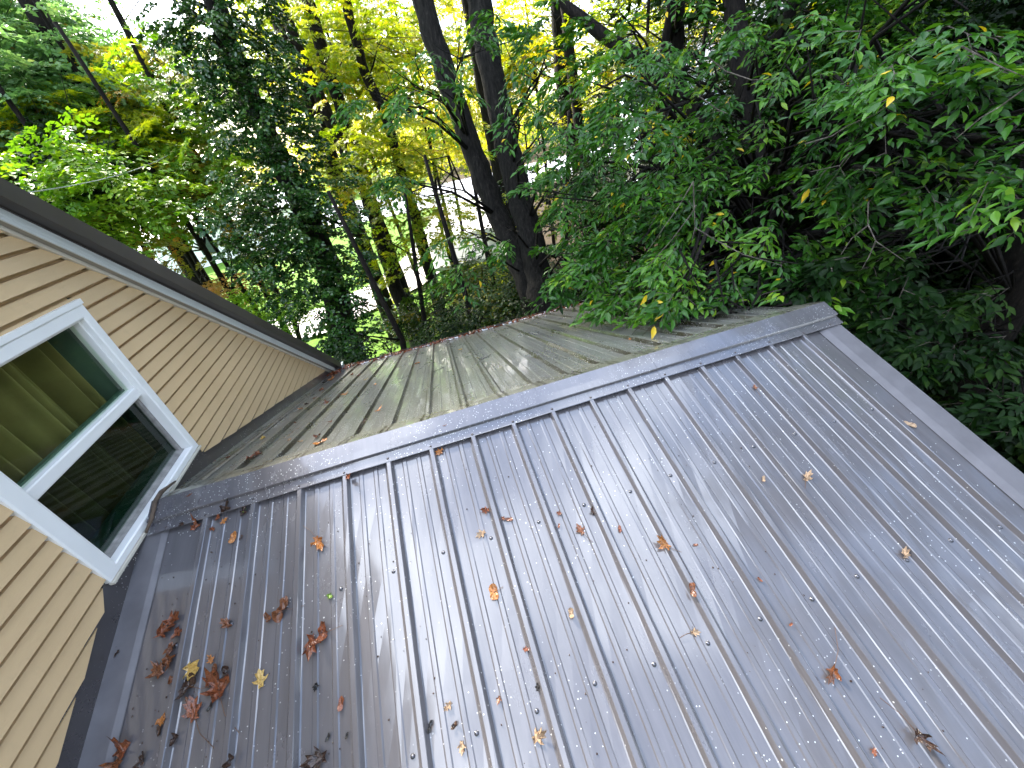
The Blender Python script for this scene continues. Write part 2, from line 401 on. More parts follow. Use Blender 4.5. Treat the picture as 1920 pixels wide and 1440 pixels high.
# rake: J trim, soffit, fascia, metal rake edge
def rk(x, n, s):                                       # s = distance down the rake, n = height square to it
    return (x, n * NY + s * NZ, n * NZ - s * NY)
def rakebar(name, m, pts, s0, s1, lab=None, mirror=True):
    mb = MB()
    A = [rk(x, n, s0) for x, n in pts]; B = [rk(x, n, s1) for x, n in pts]; mb.prism(None, A, B)
    if mirror:
        C = [(x, 2 * APY - y, z) for x, y, z in A]; D = [(x, 2 * APY - y, z) for x, y, z in B]; mb.prism(None, D, C)
    o = mb.build(name, m); keep(o, house)
    if lab: o['label'] = lab
    return o
SA = (APY - 1.34 * NY) / NZ; SB = 3.44
rakebar('rake_trim', M_CREAM, [(.006, 1.303), (.026, 1.303), (.030, 1.307), (.030, 1.3195), (.006, 1.3195)], SA, SB, 'cream channel along the top of the siding')
rakebar('rake_soffit', M_SOFFIT, [(.004, 1.3205), (.058, 1.3205), (.058, 1.36), (.004, 1.36)], SA, SB)
rakebar('fascia', M_FASCIA, [(.0585, 1.3185), (.066, 1.3185), (.066, 1.3345), (.0635, 1.3355), (.066, 1.3365), (.066, 1.350), (.0635, 1.351), (.066, 1.352), (.066, 1.379), (.0585, 1.379)], SA, SB, 'white grooved fascia along the sloping eave')
rakebar('rake_edge', M_BROWN, [(.0665, 1.374), (.075, 1.374), (.075, 1.380), (.134, 1.380), (.134, 1.370), (.140, 1.370), (.142, 1.458), (.136, 1.464), (.05, 1.460), (-.1, 1.452), (-.1, 1.385), (.0665, 1.385)], SA, SB + .09, 'dark brown metal edge of the main roof')
mb = MB()
for sg in (0, 1):
    q = [rk(-.1, 1.449, SA), rk(-.1, 1.449, SB + .1), rk(-9, 1.449, SB + .1), rk(-9, 1.449, SA)]
    q2 = [rk(-.1, 1.38, SA), rk(-.1, 1.38, SB + .1), rk(-9, 1.38, SB + .1), rk(-9, 1.38, SA)]
    if sg: q = [(x, 2 * APY - y, z) for x, y, z in q]; q2 = [(x, 2 * APY - y, z) for x, y, z in q2]
    mb.prism(None, q, q2)
keep(mb.build('main_roof', M_BROWN), house)
# pale gutter end where the two eaves meet
mb = MB(); g = rk(.0, 1.43, SB + .10)
mb.box((-6, g[1] - .02, g[2] - .09), (.15, g[1] + .09, g[2] - .01)); keep(mb.build('gutter', simple('galvanised_end', (.42, .50, .55), .3, .2, 20, .5, .6)), house)['label'] = 'pale gutter end where the sloping eave meets the wing roof'

# ================================================================ WINDOW
win = MB()
def frame(mb, y0, y1, z0, z1, wl, wr, wt, wb, xb, xf, lip=.004):
    """mitred rectangular frame"""
    o = [(y0, z0), (y1, z0), (y1, z1), (y0, z1)]; i = [(y0 + wl, z0 + wb), (y1 - wr, z0 + wb), (y1 - wr, z1 - wt), (y0 + wl, z1 - wt)]
    i2 = [((a[0] * .12 + b[0] * .88), (a[1] * .12 + b[1] * .88)) for a, b in zip(o, i)]; i1 = [((a[0] * .9 + b[0] * .1), (a[1] * .9 + b[1] * .1)) for a, b in zip(o, i)]
    rings = [[(xb, *p) for p in o], [(xf - lip, *p) for p in o], [(xf, *p) for p in i1], [(xf, *p) for p in i2], [(xf - lip, *p) for p in i], [(xb, *p) for p in i]]
    for a, b2 in zip(rings[:-1], rings[1:]):
        for k in range(4): mb.quad(a[k], a[(k + 1) % 4], b2[(k + 1) % 4], b2[k])
mb = MB()
frame(mb, wy0, wy1, wz0, wz1, .078, .055, .058, .036, -.06, .030, .005)
windowo = mb.build('window', M_WHITE); keep(windowo, house); windowo['label'] = 'white framed sash window with olive curtains behind'
def wsub(mb, name, m, lab=None):
    o = mb.build(name, m); o.parent = windowo
    if lab: o['label'] = lab
    return o
iy0, iy1, iz0, iz1 = wy0 + .078, wy1 - .055, wz0 + .036, wz1 - .058; zm = .455
mb = MB(); frame(mb, iy0 + .0005, iy1 - .0005, zm - .029, iz1 - .0005, .007, .012, .010, .054, -.045, .002, .003); wsub(mb, 'upper_sash', M_WHITE)
mb = MB(); frame(mb, iy0 + .0005, iy1 - .0005, iz0 + .0005, zm - .030, .012, .022, .006, .010, -.052, -.024, .003); wsub(mb, 'lower_sash', M_SILLG)
mb = MB(); mb.box((-.030, iy0 + .005, zm + .018), (-.026, iy1 - .010, iz1 - .008)); wsub(mb, 'glass_pane', M_GLASS)
mb = MB(); mb.box((-.044, iy0 + .010, iz0 + .008), (-.040, iy1 - .020, zm - .034)); wsub(mb, 'glass_pane', M_GLASSD)
mb = MB(); mb.add([(-.012, iy0 + .002, iz0 + .001), (-.012, iy1 - .002, iz0 + .001), (-.060, iy1 - .002, iz0 + .030), (-.060, iy0 + .002, iz0 + .030)], [(0, 1, 2, 3)])
wsub(mb, 'window_sill', M_SILLG)
mb = MB(); mb.box((-.075, iy0 + .01, iz0 + .03), (-.055, iy1 - .015, iz0 + .085)); mb.box((-.07, iy0 + .004, zm + .016), (-.046, iy1 - .004, zm + .034)); wsub(mb, 'sash_rail', M_DGREEN)
mb = MB(); mb.box((.0165, wy0 - .002, wz0 - .014), (.036, wy1 + .003, wz0 - .002)); wsub(mb, 'sill_nosing', M_CREAM)
mb = MB(); mb.box((-.012, wy0 - .004, wz1 + .0015), (.034, wy1 + .004, wz1 + .026)); wsub(mb, 'head_flashing', M_WHITE)
# caulk where the cap dies into the window
mb = MB(); mb.tube([(.06, -.16, .0), (.075, -.10, .028), (.078, -.02, .065), (.066, .06, .055), (.05, .12, .03), (.04, .20, .0)], [.006, .009, .010, .012, .008, .005], 7)
keep(mb.build('caulk_bead', M_CAULK, None, True), house)
# dim room behind
mb = MB(); mb.box((-.26, .545, -.05), (-.062, .60, .96)); keep(mb.build('inner_jamb', M_ROOM), house)
mb = MB(); x0_, x1_ = -3.2, -.07
RT = .965
for q in ([(x0_, -1.5, -1.1), (x0_, .62, -1.1), (x0_, .62, RT), (x0_, -1.5, RT)], [(x0_, -1.5, -1.1), (x1_, -1.5, -1.1), (x1_, .62, -1.1), (x0_, .62, -1.1)], [(x0_, -1.5, RT), (x1_, -1.5, RT), (x1_, .62, RT), (x0_, .62, RT)],
          [(x0_, .62, -1.1), (x1_, .62, -1.1), (x1_, .62, RT), (x0_, .62, RT)], [(x0_, -1.5, -1.1), (x1_, -1.5, -1.1), (x1_, -1.5, RT), (x0_, -1.5, RT)]): mb.quad(*q)
keep(mb.build('room', M_ROOM), house)
def curtain(y0, y1, lab, ph, folds, zlo):
    mb = MB(); n = 90; vs = []; zs = np.linspace(1.0, zlo, 8)
    for z in zs:
        for i in range(n + 1):
            f = i / n; a = folds * 2 * math.pi * f + ph; fl = .6 + .4 * (1.0 - z)
            vs.append((-.20 + .085 * fl * math.sin(a + .9 * math.sin(a * .37)) + .03 * math.sin(a * .5) + .012 * math.sin(2.3 * a + 1), y0 + (y1 - y0) * f + .016 * fl * math.cos(a), z))
    fs = [(j * (n + 1) + i, j * (n + 1) + i + 1, (j + 1) * (n + 1) + i + 1, (j + 1) * (n + 1) + i) for j in range(7) for i in range(n)]
    mb.add(vs, fs); o = mb.build('curtain', M_CURT, None, True)
    tag(o, lab, 'curtain', 'curtains behind the window')
curtain(-.45, .15, 'olive curtain panel on the left behind the window glass', .4, 4.5, -.35)
curtain(.14, .50, 'narrow olive curtain panel nearer the middle of the window', 2.1, 3.5, -.35)

# ================================================================ FALLEN LEAVES
def leafmat(name, c1, c2, rough=.26):
    m, t, b, o = mat(name); co = objco(t)
    c = ramp(t, noise(t, co, 85, 6, .75), [(.36, tuple(x * .5 for x in c1)), (.48, tuple((x + y) / 2 for x, y in zip(c1, c2))), (.66, c2)])
    t.links.new(c, b.inputs['Base Color']); b.inputs['Roughness'].default_value = rough; b.inputs['Specular IOR Level'].default_value = .6
    bump(t, b, noise(t, co, 130, 4), .002); return m
LM = dict(red=leafmat('red_brown_leaf', (.045, .015, .008), (.29, .085, .032)), brown=leafmat('brown_leaf', (.06, .022, .010), (.24, .085, .032)),
          orange=leafmat('orange_leaf', (.24, .08, .02), (.50, .21, .06)), dark=leafmat('dark_wet_leaf', (.012, .008, .007), (.07, .035, .022)),
          yellow=leafmat('yellow_leaf', (.34, .20, .04), (.60, .40, .12)), tan=leafmat('tan_leaf', (.22, .13, .07), (.46, .32, .20), .6),
          green=leafmat('green_leaf', (.05, .12, .01), (.20, .34, .03)), black=leafmat('black_debris', (.006, .006, .006), (.03, .025, .022)))
M_STEM = simple('leaf_stem', (.10, .045, .02), .5)
MAPLE = [(0, .16), (18, .42), (32, .62), (40, .44), (58, .40), (66, .78), (78, .66), (90, 1.0), (102, .66), (114, .78), (122, .40), (140, .44), (148, .62), (162, .42), (180, .16), (235, .34), (270, .22), (305, .34)]
OVAL = [(a, .36 + .55 * abs(math.cos(R(a))) ** 3) for a in range(0, 360, 18)]
def fallen(u, v, px, kind, shape, label, ang=None, curl=.5, on=None, stem=0., name='fallen_leaf', squash=1.):
    h0 = .004
    Pn = hit(u, v, NN, h0)
    onfar = Pn[1] > 0 and hit(u, v, NF, h0)[1] > 0
    base = hit(u, v, NF, h0) if onfar else Pn
    nrm = np.array(NF if onfar else NN)
    s = abs(base[1]) / CT; rx = (base[0] - X0) / RIBS; dr = abs(rx - round(rx)) * RIBS
    lift = .022 if dr < .016 else (.004)
    if s < .155: lift = .05 - .15 * s if s < .1 else .028
    base = hit(u, v, nrm, lift)
    dist = np.linalg.norm(base - CP); size = px * dist / FPX * ((.58 if curl < .65 else .70) if shape == 'maple' else .48)
    X = np.array([1., 0, 0]); Y = np.cross(nrm, X)
    a0 = rng.uniform(0, 360) if ang is None else ang
    prof = {'maple': MAPLE, 'oval': OVAL}.get(shape, MAPLE)
    mb = MB(); vs = []; rings = [0., .35, .68, 1.]; n = len(prof)
    k1, k2, ph = rng.uniform(.6, 1.4), rng.uniform(.5, 1.3), rng.uniform(0, 6.28); cr_ = rng.uniform(0, 3.14)
    vs.append(base + nrm * .003)
    for q in rings[1:]:
        for (a, r_) in prof:
            rr = r_ * q * size * (1 + rng.normal(0, .05)); aa = R(a)
            lx, ly = rr * math.cos(aa), rr * math.sin(aa) * squash
            hx = lx * math.cos(cr_) + ly * math.sin(cr_)
            zz = .003 + curl * k1 * (hx / size) ** 2 * size * .8 + curl * .20 * size * math.sin(3 * aa + ph) * q * k2 + abs(rng.normal(0, .10 * curl + .02)) * size * q
            if curl > .6: lx *= 1 - .22 * q * curl * abs(math.cos(cr_)); ly *= 1 - .22 * q * curl * abs(math.sin(cr_))
            c_, s_ = math.cos(R(a0)), math.sin(R(a0))
            vs.append(base + X * (lx * c_ - ly * s_) + Y * (lx * s_ + ly * c_) + nrm * max(zz, .0015))
    fs = [(0, 1 + i, 1 + (i + 1) % n) for i in range(n)]
    for k in range(2):
        for i in range(n): fs.append((1 + k * n + i, 1 + (k + 1) * n + i, 1 + (k + 1) * n + (i + 1) % n, 1 + k * n + (i + 1) % n))
    mb.add(vs, fs)
    if stem:
        root = empty(name, base); bl = mb.build('leaf_blade', LM[kind]); keep(bl, root)
        d = -(X * math.cos(R(a0 + 90)) + Y * math.sin(R(a0 + 90))); sd_ = np.cross(nrm, d)
        L = size * stem; st = MB(); st.tube([base + nrm * .004, base + d * L * .5 + nrm * .010 + sd_ * L * .08, base + d * L + nrm * .004 + sd_ * L * .3], [.0013, .001, .0012], 5)
        so_ = st.build('leaf_stem', M_STEM); keep(so_, root); o = root
    else: o = mb.build(name, LM[kind])
    tag(o, label, 'leaf' if name == 'fallen_leaf' else 'debris', 'fallen leaves on the metal roof' if name == 'fallen_leaf' else 'plant debris on the metal roof')
    return o
F = fallen
NS = 'near slope'
F(366,990,26,'red','maple','crumpled red brown leaf just under the ridge cap beside the first rib',None,.9)
F(421,957,28,'dark','maple','dark wet crumpled leaf tucked under the ridge cap between the first two ribs',None,.9)
F(409,972,14,'red','oval','small red curled leaf touching the dark leaf under the ridge cap',70,.7)
F(417,980,18,'orange','maple','bright orange leaf under the ridge cap between the first two ribs',None,.3)
F(456,964,22,'dark','maple','brown and olive leaf lying against the second rib under the ridge cap',None,.8)
F(459,957,10,'green','oval','olive green sliver of leaf on top of the brown one by the second rib',80,.5)
F(438,1008,20,'orange','oval','narrow orange leaf below the ridge cap near the second rib',80,.3,None,0,'fallen_leaf',1.3)
F(397,992,13,'red','maple','small torn red leaf below the ridge cap right of the first rib',None,.6)
F(453,1008,9,'dark','oval','tiny dark leaf scrap beside the narrow orange leaf')
F(340,982,13,'dark','maple','small dark leaf under the left end of the ridge cap',None,.7)
F(596,1013,36,'orange','maple','large orange brown folded leaf high between the third and fourth ribs',200,.8,None,1.6)
F(353,931,14,'red','oval','small red leaf flat on the ridge cap near the window',60,.2)
F(652,893,22,'red','maple','red leaf caught under the ridge cap at the fourth rib',None,.9)
F(828,845,23,'orange','maple','orange curled leaf under the ridge cap beside the sixth rib',None,.8)
F(616,1117,17,'green','maple','small fresh green leaf on the near slope',None,.5)
F(607,1186,40,'red','oval','big glossy curled brown leaf, upper half of a folded pair',75,1.,None,1.4)
F(586,1199,42,'red','maple','wide curled brown leaf, lower half of a folded pair with a point to the left',180,.8)
F(530,1143,42,'brown','oval','long curled red brown leaf left of the third rib',65,.9,None,1.5)
F(503,1158,22,'brown','oval','small crumpled brown leaf beside the long curled one',None,.9)
F(318,1166,34,'red','maple','upper red leaf of the matted pile beside the wall flashing',None,.7)
F(303,1188,32,'red','maple','lower left red leaf of the matted pile beside the wall flashing',None,.9)
F(334,1184,26,'red','maple','right hand red leaf of the matted pile beside the wall flashing',None,.9)
for (u, v, s_, l_) in ((322,1212,26,'brown strip of rotted leaf just below the matted red pile'), (316,1236,32,'middle strip of rotted leaf below the matted red pile'), (302,1262,34,'lowest frayed strip of rotted leaf below the matted red pile'), (322,1278,20,'small frayed scrap at the foot of the rotted leaves')):
    F(u, v, s_, 'brown', 'maple', l_, None, .8)
F(357,1252,34,'yellow','maple','yellow brown curled leaf beside the rotted pile',None,.7)
F(398,1240,18,'orange','maple','small ragged orange leaf above the thin curled brown one',None,.6)
F(400,1262,24,'brown','oval','thin curled brown leaf between the first and second ribs',70,1.)
F(394,1280,24,'red','maple','small red brown leaf at the foot of the thin curled one',None,.8)
F(355,1286,40,'dark','oval','long dark rolled leaf left of the pointed red one',55,1.,None,1.8)
F(412,1298,54,'red','maple','large glossy pointed red leaf against the second rib',15,.7,None,1.5)
F(424,1262,22,'dark','oval','blackened tip standing above the pointed red leaf',80,.9)
F(365,1340,42,'red','maple','flat red maple leaf with a long stem near the bottom of the picture',20,.3,None,2.)
F(490,1281,34,'yellow','maple','flat yellow maple leaf between the second and third ribs',10,.2)
F(430,1172,24,'brown','maple','small skeletal brown leaf beside the second rib',None,.7)
F(356,1320,16,'brown','maple','tiny ragged brown leaf above the flat red maple leaf',None,.4)
F(302,1352,22,'orange','maple','small orange and brown leaf near the first rib at the bottom',None,.7)
F(299,1370,13,'dark','oval','small black leaf tip under the orange and brown leaf')
F(329,1385,20,'dark','oval','dark rolled leaf piece below the first rib at the bottom',85,1.)
F(232,1410,34,'red','maple','upper red brown leaf of the clump on the flashing in the bottom left',None,.9)
F(222,1432,36,'brown','maple','lower brown leaf of the clump on the flashing in the bottom left',None,.9)
F(268,1425,22,'dark','oval','dark rolled scrap right of the bottom left clump',80,1.)
F(225,1212,22,'dark','maple','small dark leaf on the flashing beside the siding',None,.6)
F(605,1421,42,'dark','maple','dark brown feathery leaf at the bottom edge of the picture',90,.7)
F(434,1425,20,'dark','oval','dark rolled leaf at the bottom edge near the second rib',60,1.)
F(906,999,27,'tan','maple','grey brown lobed leaf beside a screw on the seventh pan',None,.4)
F(914,957,24,'red','maple','upright red brown leaf leaning on the seventh rib',80,.9)
F(942,971,14,'red','maple','small red scrap at the left of the pair right of the seventh rib',None,.6)
F(955,974,15,'red','oval','small red scrap at the right of the pair right of the seventh rib',None,.6)
F(1113,963,22,'dark','maple','dark red curled leaf on top of the ninth rib',None,.9)
F(1046,962,15,'red','maple','small pinkish leaf scrap between the eighth and ninth ribs',None,.5)
F(1048,986,9,'red','oval','tiny red scrap under the pinkish one')
F(1091,998,30,'brown','maple','upright oak like brown leaf between the eighth and ninth ribs',10,.3,None,1.3)
F(1162,992,14,'red','oval','small shiny red oval leaf right of the ninth rib',70,.3)
F(926,1111,29,'orange','oval','pointed orange brown oval leaf between the sixth and seventh ribs',85,.5,None,1.2,'fallen_leaf',1.25)
F(1071,1150,22,'tan','oval','slim tan curled leaf near the eighth rib',75,.8)
F(983,1217,15,'red','maple','small red leaf against the seventh rib',None,.5)
F(1250,1024,38,'orange','maple','large orange star shaped leaf straddling a rib',30,.5,None,1.)
F(1298,1106,24,'brown','oval','round brown leaf lying on the rib below the orange star leaf',70,.5)
F(1416,729,15,'brown','maple','small brown star leaf near the top right of the near slope',None,.3,None,1.8)
F(1511,898,24,'tan','maple','tan crumpled leaf with a long stem on the right of the near slope',None,.8,None,2.)
F(1431,899,12,'tan','oval','small tan scrap left of the crumpled tan leaf')
F(1705,796,17,'tan','oval','faded brown leaf near the gable trim',130,.2)
F(1424,1087,9,'red','oval','tiny red leaf piece alone on a blue reflecting pan')
F(1304,1022,9,'red','oval','tiny red scrap right of the orange star leaf')
F(1562,1258,30,'brown','maple','frayed brown leaf with a straight stem at the lower right',None,.8,None,2.4)
F(1720,1377,30,'dark','maple','dark red leaf with a curled stem leaning on a rib at the lower right',None,.9,None,1.8)
F(1638,1405,13,'red','maple','tiny red brown scrap near the bottom right')
F(1482,1171,8,'red','oval','tiny reddish speck of leaf between two screws at the right')
F(1696,1043,20,'tan','maple','tan tangle of leaf veins beside a screw at the right',None,.7)
F(1299,1186,20,'tan','maple','pale skeletal leaf left of a screw at the lower middle',None,.5,None,1.8)
F(843,1320,20,'tan','maple','pale skeletal leaf near the bottom between the fifth and sixth ribs',None,.6)
F(866,1395,22,'tan','maple','pale flower like leaf skeleton near the bottom edge',None,.5)
F(1005,1384,30,'tan','maple','large pale tangle of leaf veins near the bottom edge',None,.7)
F(936,1308,16,'brown','maple','small hooked brown scrap near the bottom between the sixth and seventh ribs')
F(640,1319,20,'red','oval','thin pink red leaf scrap near the bottom left of the fourth rib',75,.3)
F(1008,1292,16,'black','maple','black scrap caught against the eighth rib',None,.8,None,0,'debris_scrap')
F(807,1363,18,'black','oval','black pointed scrap lying against the fifth rib',60,.8,None,0,'debris_scrap')
F(594,1284,15,'black','maple','black crumb between the third and fourth ribs',None,.8,None,0,'debris_scrap')
F(616,1382,11,'black','oval','small black crumb above the feathery dark leaf',60,.6,None,0,'debris_scrap')
F(651,1379,9,'black','oval','small black crumb left of the fourth rib near the bottom',60,.6,None,0,'debris_scrap')
F(395,1325,12,'black','oval','black crumb beside the stem of the flat red leaf',60,.6,None,0,'debris_scrap')
F(852,1360,16,'dark','oval','dark and white curled scrap near the bottom middle',30,.8,None,0,'debris_scrap')
# far slope
F(707,771,22,'orange','maple','orange leaf on the far slope just above the ridge cap',None,.5)
F(601,831,28,'orange','oval','wide orange leaf resting on the mossy side of the ridge',10,.5)
F(597,818,22,'brown','maple','ragged brown leaf behind the wide orange one on the far slope',None,.6)
F(621,791,14,'red','maple','small red brown leaf alone on the far slope near the ridge',None,.7)
F(646,740,18,'orange','oval','orange brown leaf on the far slope nearest the middle left',0,.5)
F(613,756,13,'red','maple','small dark red leaf left of the orange brown one on the far slope',None,.7)
F(785,681,20,'orange','maple','orange brown leaf on the far slope beneath the gutter litter',None,.5)
F(864,656,16,'yellow','maple','yellow leaf on the far slope close to the gutter',None,.4)
F(686,712,13,'yellow','oval','small bright yellow leaf on the far slope',40,.3)
F(703,722,10,'orange','oval','tiny orange leaf right of the small bright yellow one')
F(660,704,13,'red','maple','left one of two small red leaves near the far gutter corner',None,.7)
F(672,705,12,'red','maple','right one of two small red leaves near the far gutter corner',None,.7)
F(621,713,24,'orange','maple','large orange leaf of the row along the far wall flashing',None,.6)
F(609,718,18,'dark','maple','dark leaf under the large orange one along the far wall flashing',None,.6)
F(602,732,18,'red','maple','red leaf just below the large orange one along the far wall flashing',None,.6)
F(588,748,14,'brown','maple','brown leaf halfway down the far wall flashing',None,.6)
F(577,758,14,'dark','maple','dark leaf below the halfway brown one along the far wall flashing',None,.6)
F(565,767,16,'orange','maple','orange brown leaf at the left of the far wall flashing row',None,.6)
F(493,823,17,'yellow','maple','yellow brown leaf near the wall beside the far flashing',None,.6)
F(409,865,14,'brown','oval','small brown leaf on the far flashing beside the window corner',0,.5)
F(430,858,12,'red','maple','small red leaf right of the one beside the window corner',None,.6)
F(467,860,22,'red','maple','left crumpled red leaf of the pair above the ridge near the window',None,.8)
F(488,852,22,'red','maple','right crumpled red leaf of the pair above the ridge near the window',None,.8)
F(543,826,16,'tan','maple','faint tan leaf scrap above the ridge cap at the left')
F(567,828,16,'tan','maple','faint tan leaf scrap left of the wide orange leaf')
F(836,797,12,'brown','maple','small brown leaf lying on the ridge cap near its middle',None,.6)
F(1182,637,13,'orange','maple','small orange leaf alone on the far slope at the right',None,.5)
F(555,793,9,'brown','oval','tiny brown leaf scrap on the far slope at the left')
def twig(pts, lab, br=()):
    mb = MB()
    P_ = [hit(u, v, NF, .004) for u, v in pts]; mb.tube(P_, [.002] * len(P_), 5)
    for b_ in br: Q = [hit(u, v, NF, .004) for u, v in b_]; mb.tube(Q, [.0015] * len(Q), 5)
    tag(mb.build('fallen_twig', M_SCREWB), lab, 'twig', 'fallen twigs on the far roof slope')
twig([(804,696),(815,696),(828,690),(833,688)], 'crooked dark twig lying between two far ribs', [[(815,696),(809,690)], [(815,696),(813,703)], [(815,696),(822,701)], [(828,690),(827,685)]])
twig([(828,660),(833,664),(837,659)], 'small star shaped dark twig near the far gutter', [[(833,664),(828,667)], [(833,664),(835,669)], [(833,664),(838,665)]])
twig([(901,674),(911,670),(916,668),(920,664)], 'thin straight twig on the far slope right of the middle', [])
twig([(927,628),(932,634),(930,640)], 'small forked twig by the far gutter', [[(932,634),(936,630)]])
twig([(1546/1,598),(1540,600)], 'short twig at the gable end of the far slope', []) if False else None

# crumbs nobody could count
mb = MB()
for i in range(480):
    if rng.random() < .75: x = .15 + 2.9 * rng.random() ** 1.8; s = rng.uniform(.3, 2.2); fn = near
    else: x = rng.uniform(.2, 3.8); s = rng.uniform(.25, 3.7); fn = farp
    rx = (x - X0) / RIBS
    if abs(rx - round(rx)) < .13: continue
    r_ = rng.uniform(.0016, .0048) * (1.7 if fn is farp else 1); a = rng.uniform(0, 6.28); el = rng.uniform(.4, 1)
    c_ = [fn(x + r_ * math.cos(a + t) * (1 if k % 2 else el), s + r_ * math.sin(a + t), .0036) for k, t in enumerate((0, 1.4, 2.8, 4.4))]
    top = fn(x, s, .0036 + r_ * .8); mb.add(c_ + [top], [(0, 1, 4), (1, 2, 4), (2, 3, 4), (3, 0, 4)])
tag(mb.build('roof_crumbs', LM['dark']), 'scattered dark crumbs of bark and seed on the roof panels', 'debris', None, 'stuff')
# litter in the gutter and at the wall corner
def litter(name, n, fn, mats, lab):
    o = None
    for m, fr in mats:
        mb = MB()
        for i in range(int(n * fr)):
            P_ = np.array(fn()); r_ = rng.uniform(.012, .034); ax = rng.normal(size=3); ax /= np.linalg.norm(ax); b_ = np.cross(ax, rng.normal(size=3)); b_ /= np.linalg.norm(b_); c_ = np.cross(ax, b_)
            mb.add([P_ - b_ * r_, P_ + c_ * r_ * .5 + ax * r_ * .2, P_ + b_ * r_, P_ - c_ * r_ * .6, P_ + ax * r_ * .25], [(0, 1, 4), (1, 2, 4), (2, 3, 4), (3, 0, 4)])
        q = mb.build(name, m); 
        if o is None: o = q; tag(o, lab, 'leaf litter', None, 'stuff')
        else: tag(q, lab + ' (paler bits)' if m is LM['tan'] else 'whitish flakes among the leaf litter in the gutter', 'leaf litter', None, 'stuff')
def gut():
    x = rng.uniform(.1, 3.9); y = gy + rng.uniform(-.02, .095); return (x, y, gz + .0 + rng.uniform(-.02, .018) + .012 * math.sin(x * 9))
def eavesl():
    x = .1 + 3.8 * rng.random() ** 1.2; s = LS - abs(rng.normal(0, .035)); return farp(x, s, rng.uniform(.004, .02))
def cornerl():
    s = LS - abs(rng.normal(0, .30)); x = .02 + abs(rng.normal(0, .09)) ; return farp(x, s, rng.uniform(.03, .045))
M_FLAKE = simple('pale_flake', (.62, .62, .64), .6)
litter('gutter_litter', 1500, gut, [(LM['red'], .5), (LM['brown'], .35), (LM['tan'], .12), (M_FLAKE, .015)], 'wet red and brown leaves filling the far gutter')
litter('eave_litter', 420, eavesl, [(LM['red'], .6), (M_FLAKE, .07)], 'red brown leaf scraps along the bottom of the far roof slope')
litter('corner_litter', 130, cornerl, [(LM['red'], .9)], 'leaf scraps piled in the far corner by the wall')
# ice white flakes clumps along the eave
mb = MB()
for x, l in ((.72, .10), (1.25, .16), (1.75, .12), (2.32, .10), (2.8, .13), (3.1, .22), (3.5, .2), (.45, .08)):
    for k in range(8):
        P_ = np.array(farp(x + rng.uniform(-l, l), LS - rng.uniform(.0, .03), .012)); r_ = rng.uniform(.008, .02)
        mb.box(P_ - r_ * np.array([1.4, .5, .3]), P_ + r_ * np.array([1.4, .5, .3]))
tag(mb.build('pale_flakes', M_FLAKE), 'whitish flakes lying along the bottom of the far roof slope', 'flakes', None, 'stuff')


# ================================================================ FOLIAGE
def fmat(name, stops, rough=.42, trans=.35, tcol=(1.5, 1.5, .6), spec=.5):
    m, t, b, o = mat(name)
    at = t.nodes.new('ShaderNodeAttribute'); at.attribute_name = 'tint'
    c = ramp(t, at.outputs['Fac'], stops)
    t.links.new(c, b.inputs['Base Color']); b.inputs['Roughness'].default_value = rough; b.inputs['Specular IOR Level'].default_value = spec
    tr = t.nodes.new('ShaderNodeBsdfTranslucent'); t.links.new(mixc(t, 1., c, tcol, 'MULTIPLY'), tr.inputs[0])
    ms = t.nodes.new('ShaderNodeMixShader'); ms.inputs[0].default_value = trans
    t.links.new(b.outputs[0], ms.inputs[1]); t.links.new(tr.outputs[0], ms.inputs[2]); t.links.new(ms.outputs[0], o.inputs[0]); return m
T2 = (1.6, 1.6, .55)
F_CHERRY = fmat('long_leaf_foliage', [(0, (0.0116, 0.0527, 0.0056)), (.55, (0.0349, 0.1240, 0.0104)), (.93, (0.1066, 0.2480, 0.0175)), (.985, (0.2325, 0.3410, 0.0209)), (1, (0.6000, 0.4185, 0.0209))], .34, .28, T2, .38)
F_SHADE = fmat('shaded_branch_foliage', [(0, (.003, .012, .002)), (.6, (.009, .034, .004)), (1, (.032, .075, .008))], .5, .2, T2, .15)  # darker copy of the long leaf foliage, shade put into the colour
F_DARK = fmat('deep_shade_foliage', [(0, (0.0022, 0.0090, 0.0011)), (.7, (0.0066, 0.0230, 0.0022)), (1, (0.0248, 0.0500, 0.0056))], .5, .2, T2, .2)  # near-black leaves: the wood's deep shade is put into the colour
F_IVY = fmat('ivy_foliage', [(0, (0.0100, 0.0400, 0.0072)), (.6, (0.0250, 0.0750, 0.0126)), (.95, (0.0625, 0.1300, 0.0225)), (1, (0.1500, 0.2000, 0.0360))], .22, .15, (1.3, 1.4, .8))
F_MAPLE = fmat('yellow_green_maple_foliage', [(0, (.08, .14, .008)), (.5, (.19, .25, .014)), (.88, (.33, .34, .02)), (1, (.45, .28, .03))], .45, .6, (2.2, 2.1, .6))
F_GOLD = fmat('golden_maple_foliage', [(0, (.20, .25, .01)), (.5, (.36, .37, .015)), (1, (.58, .46, .03))], .5, .6, (1.6, 1.6, .6))
F_ORANGE = fmat('turning_maple_foliage', [(0, (.08, .13, .012)), (.45, (.18, .20, .022)), (.85, (.28, .23, .025)), (1, (.42, .17, .03))], .5, .45, (1.4, 1.3, .6))
F_PALE = fmat('pale_green_foliage', [(0, (.07, .16, .06)), (.5, (.15, .28, .11)), (.95, (.28, .40, .18)), (1, (.4, .22, .05))], .4, .45, (1.3, 1.4, .8))
F_BRIGHT = fmat('bright_green_foliage', [(0, (0.0482, 0.1320, 0.0074)), (.5, (0.1169, 0.2420, 0.0124)), (1, (0.2750, 0.3740, 0.0248))], .45, .4, T2)
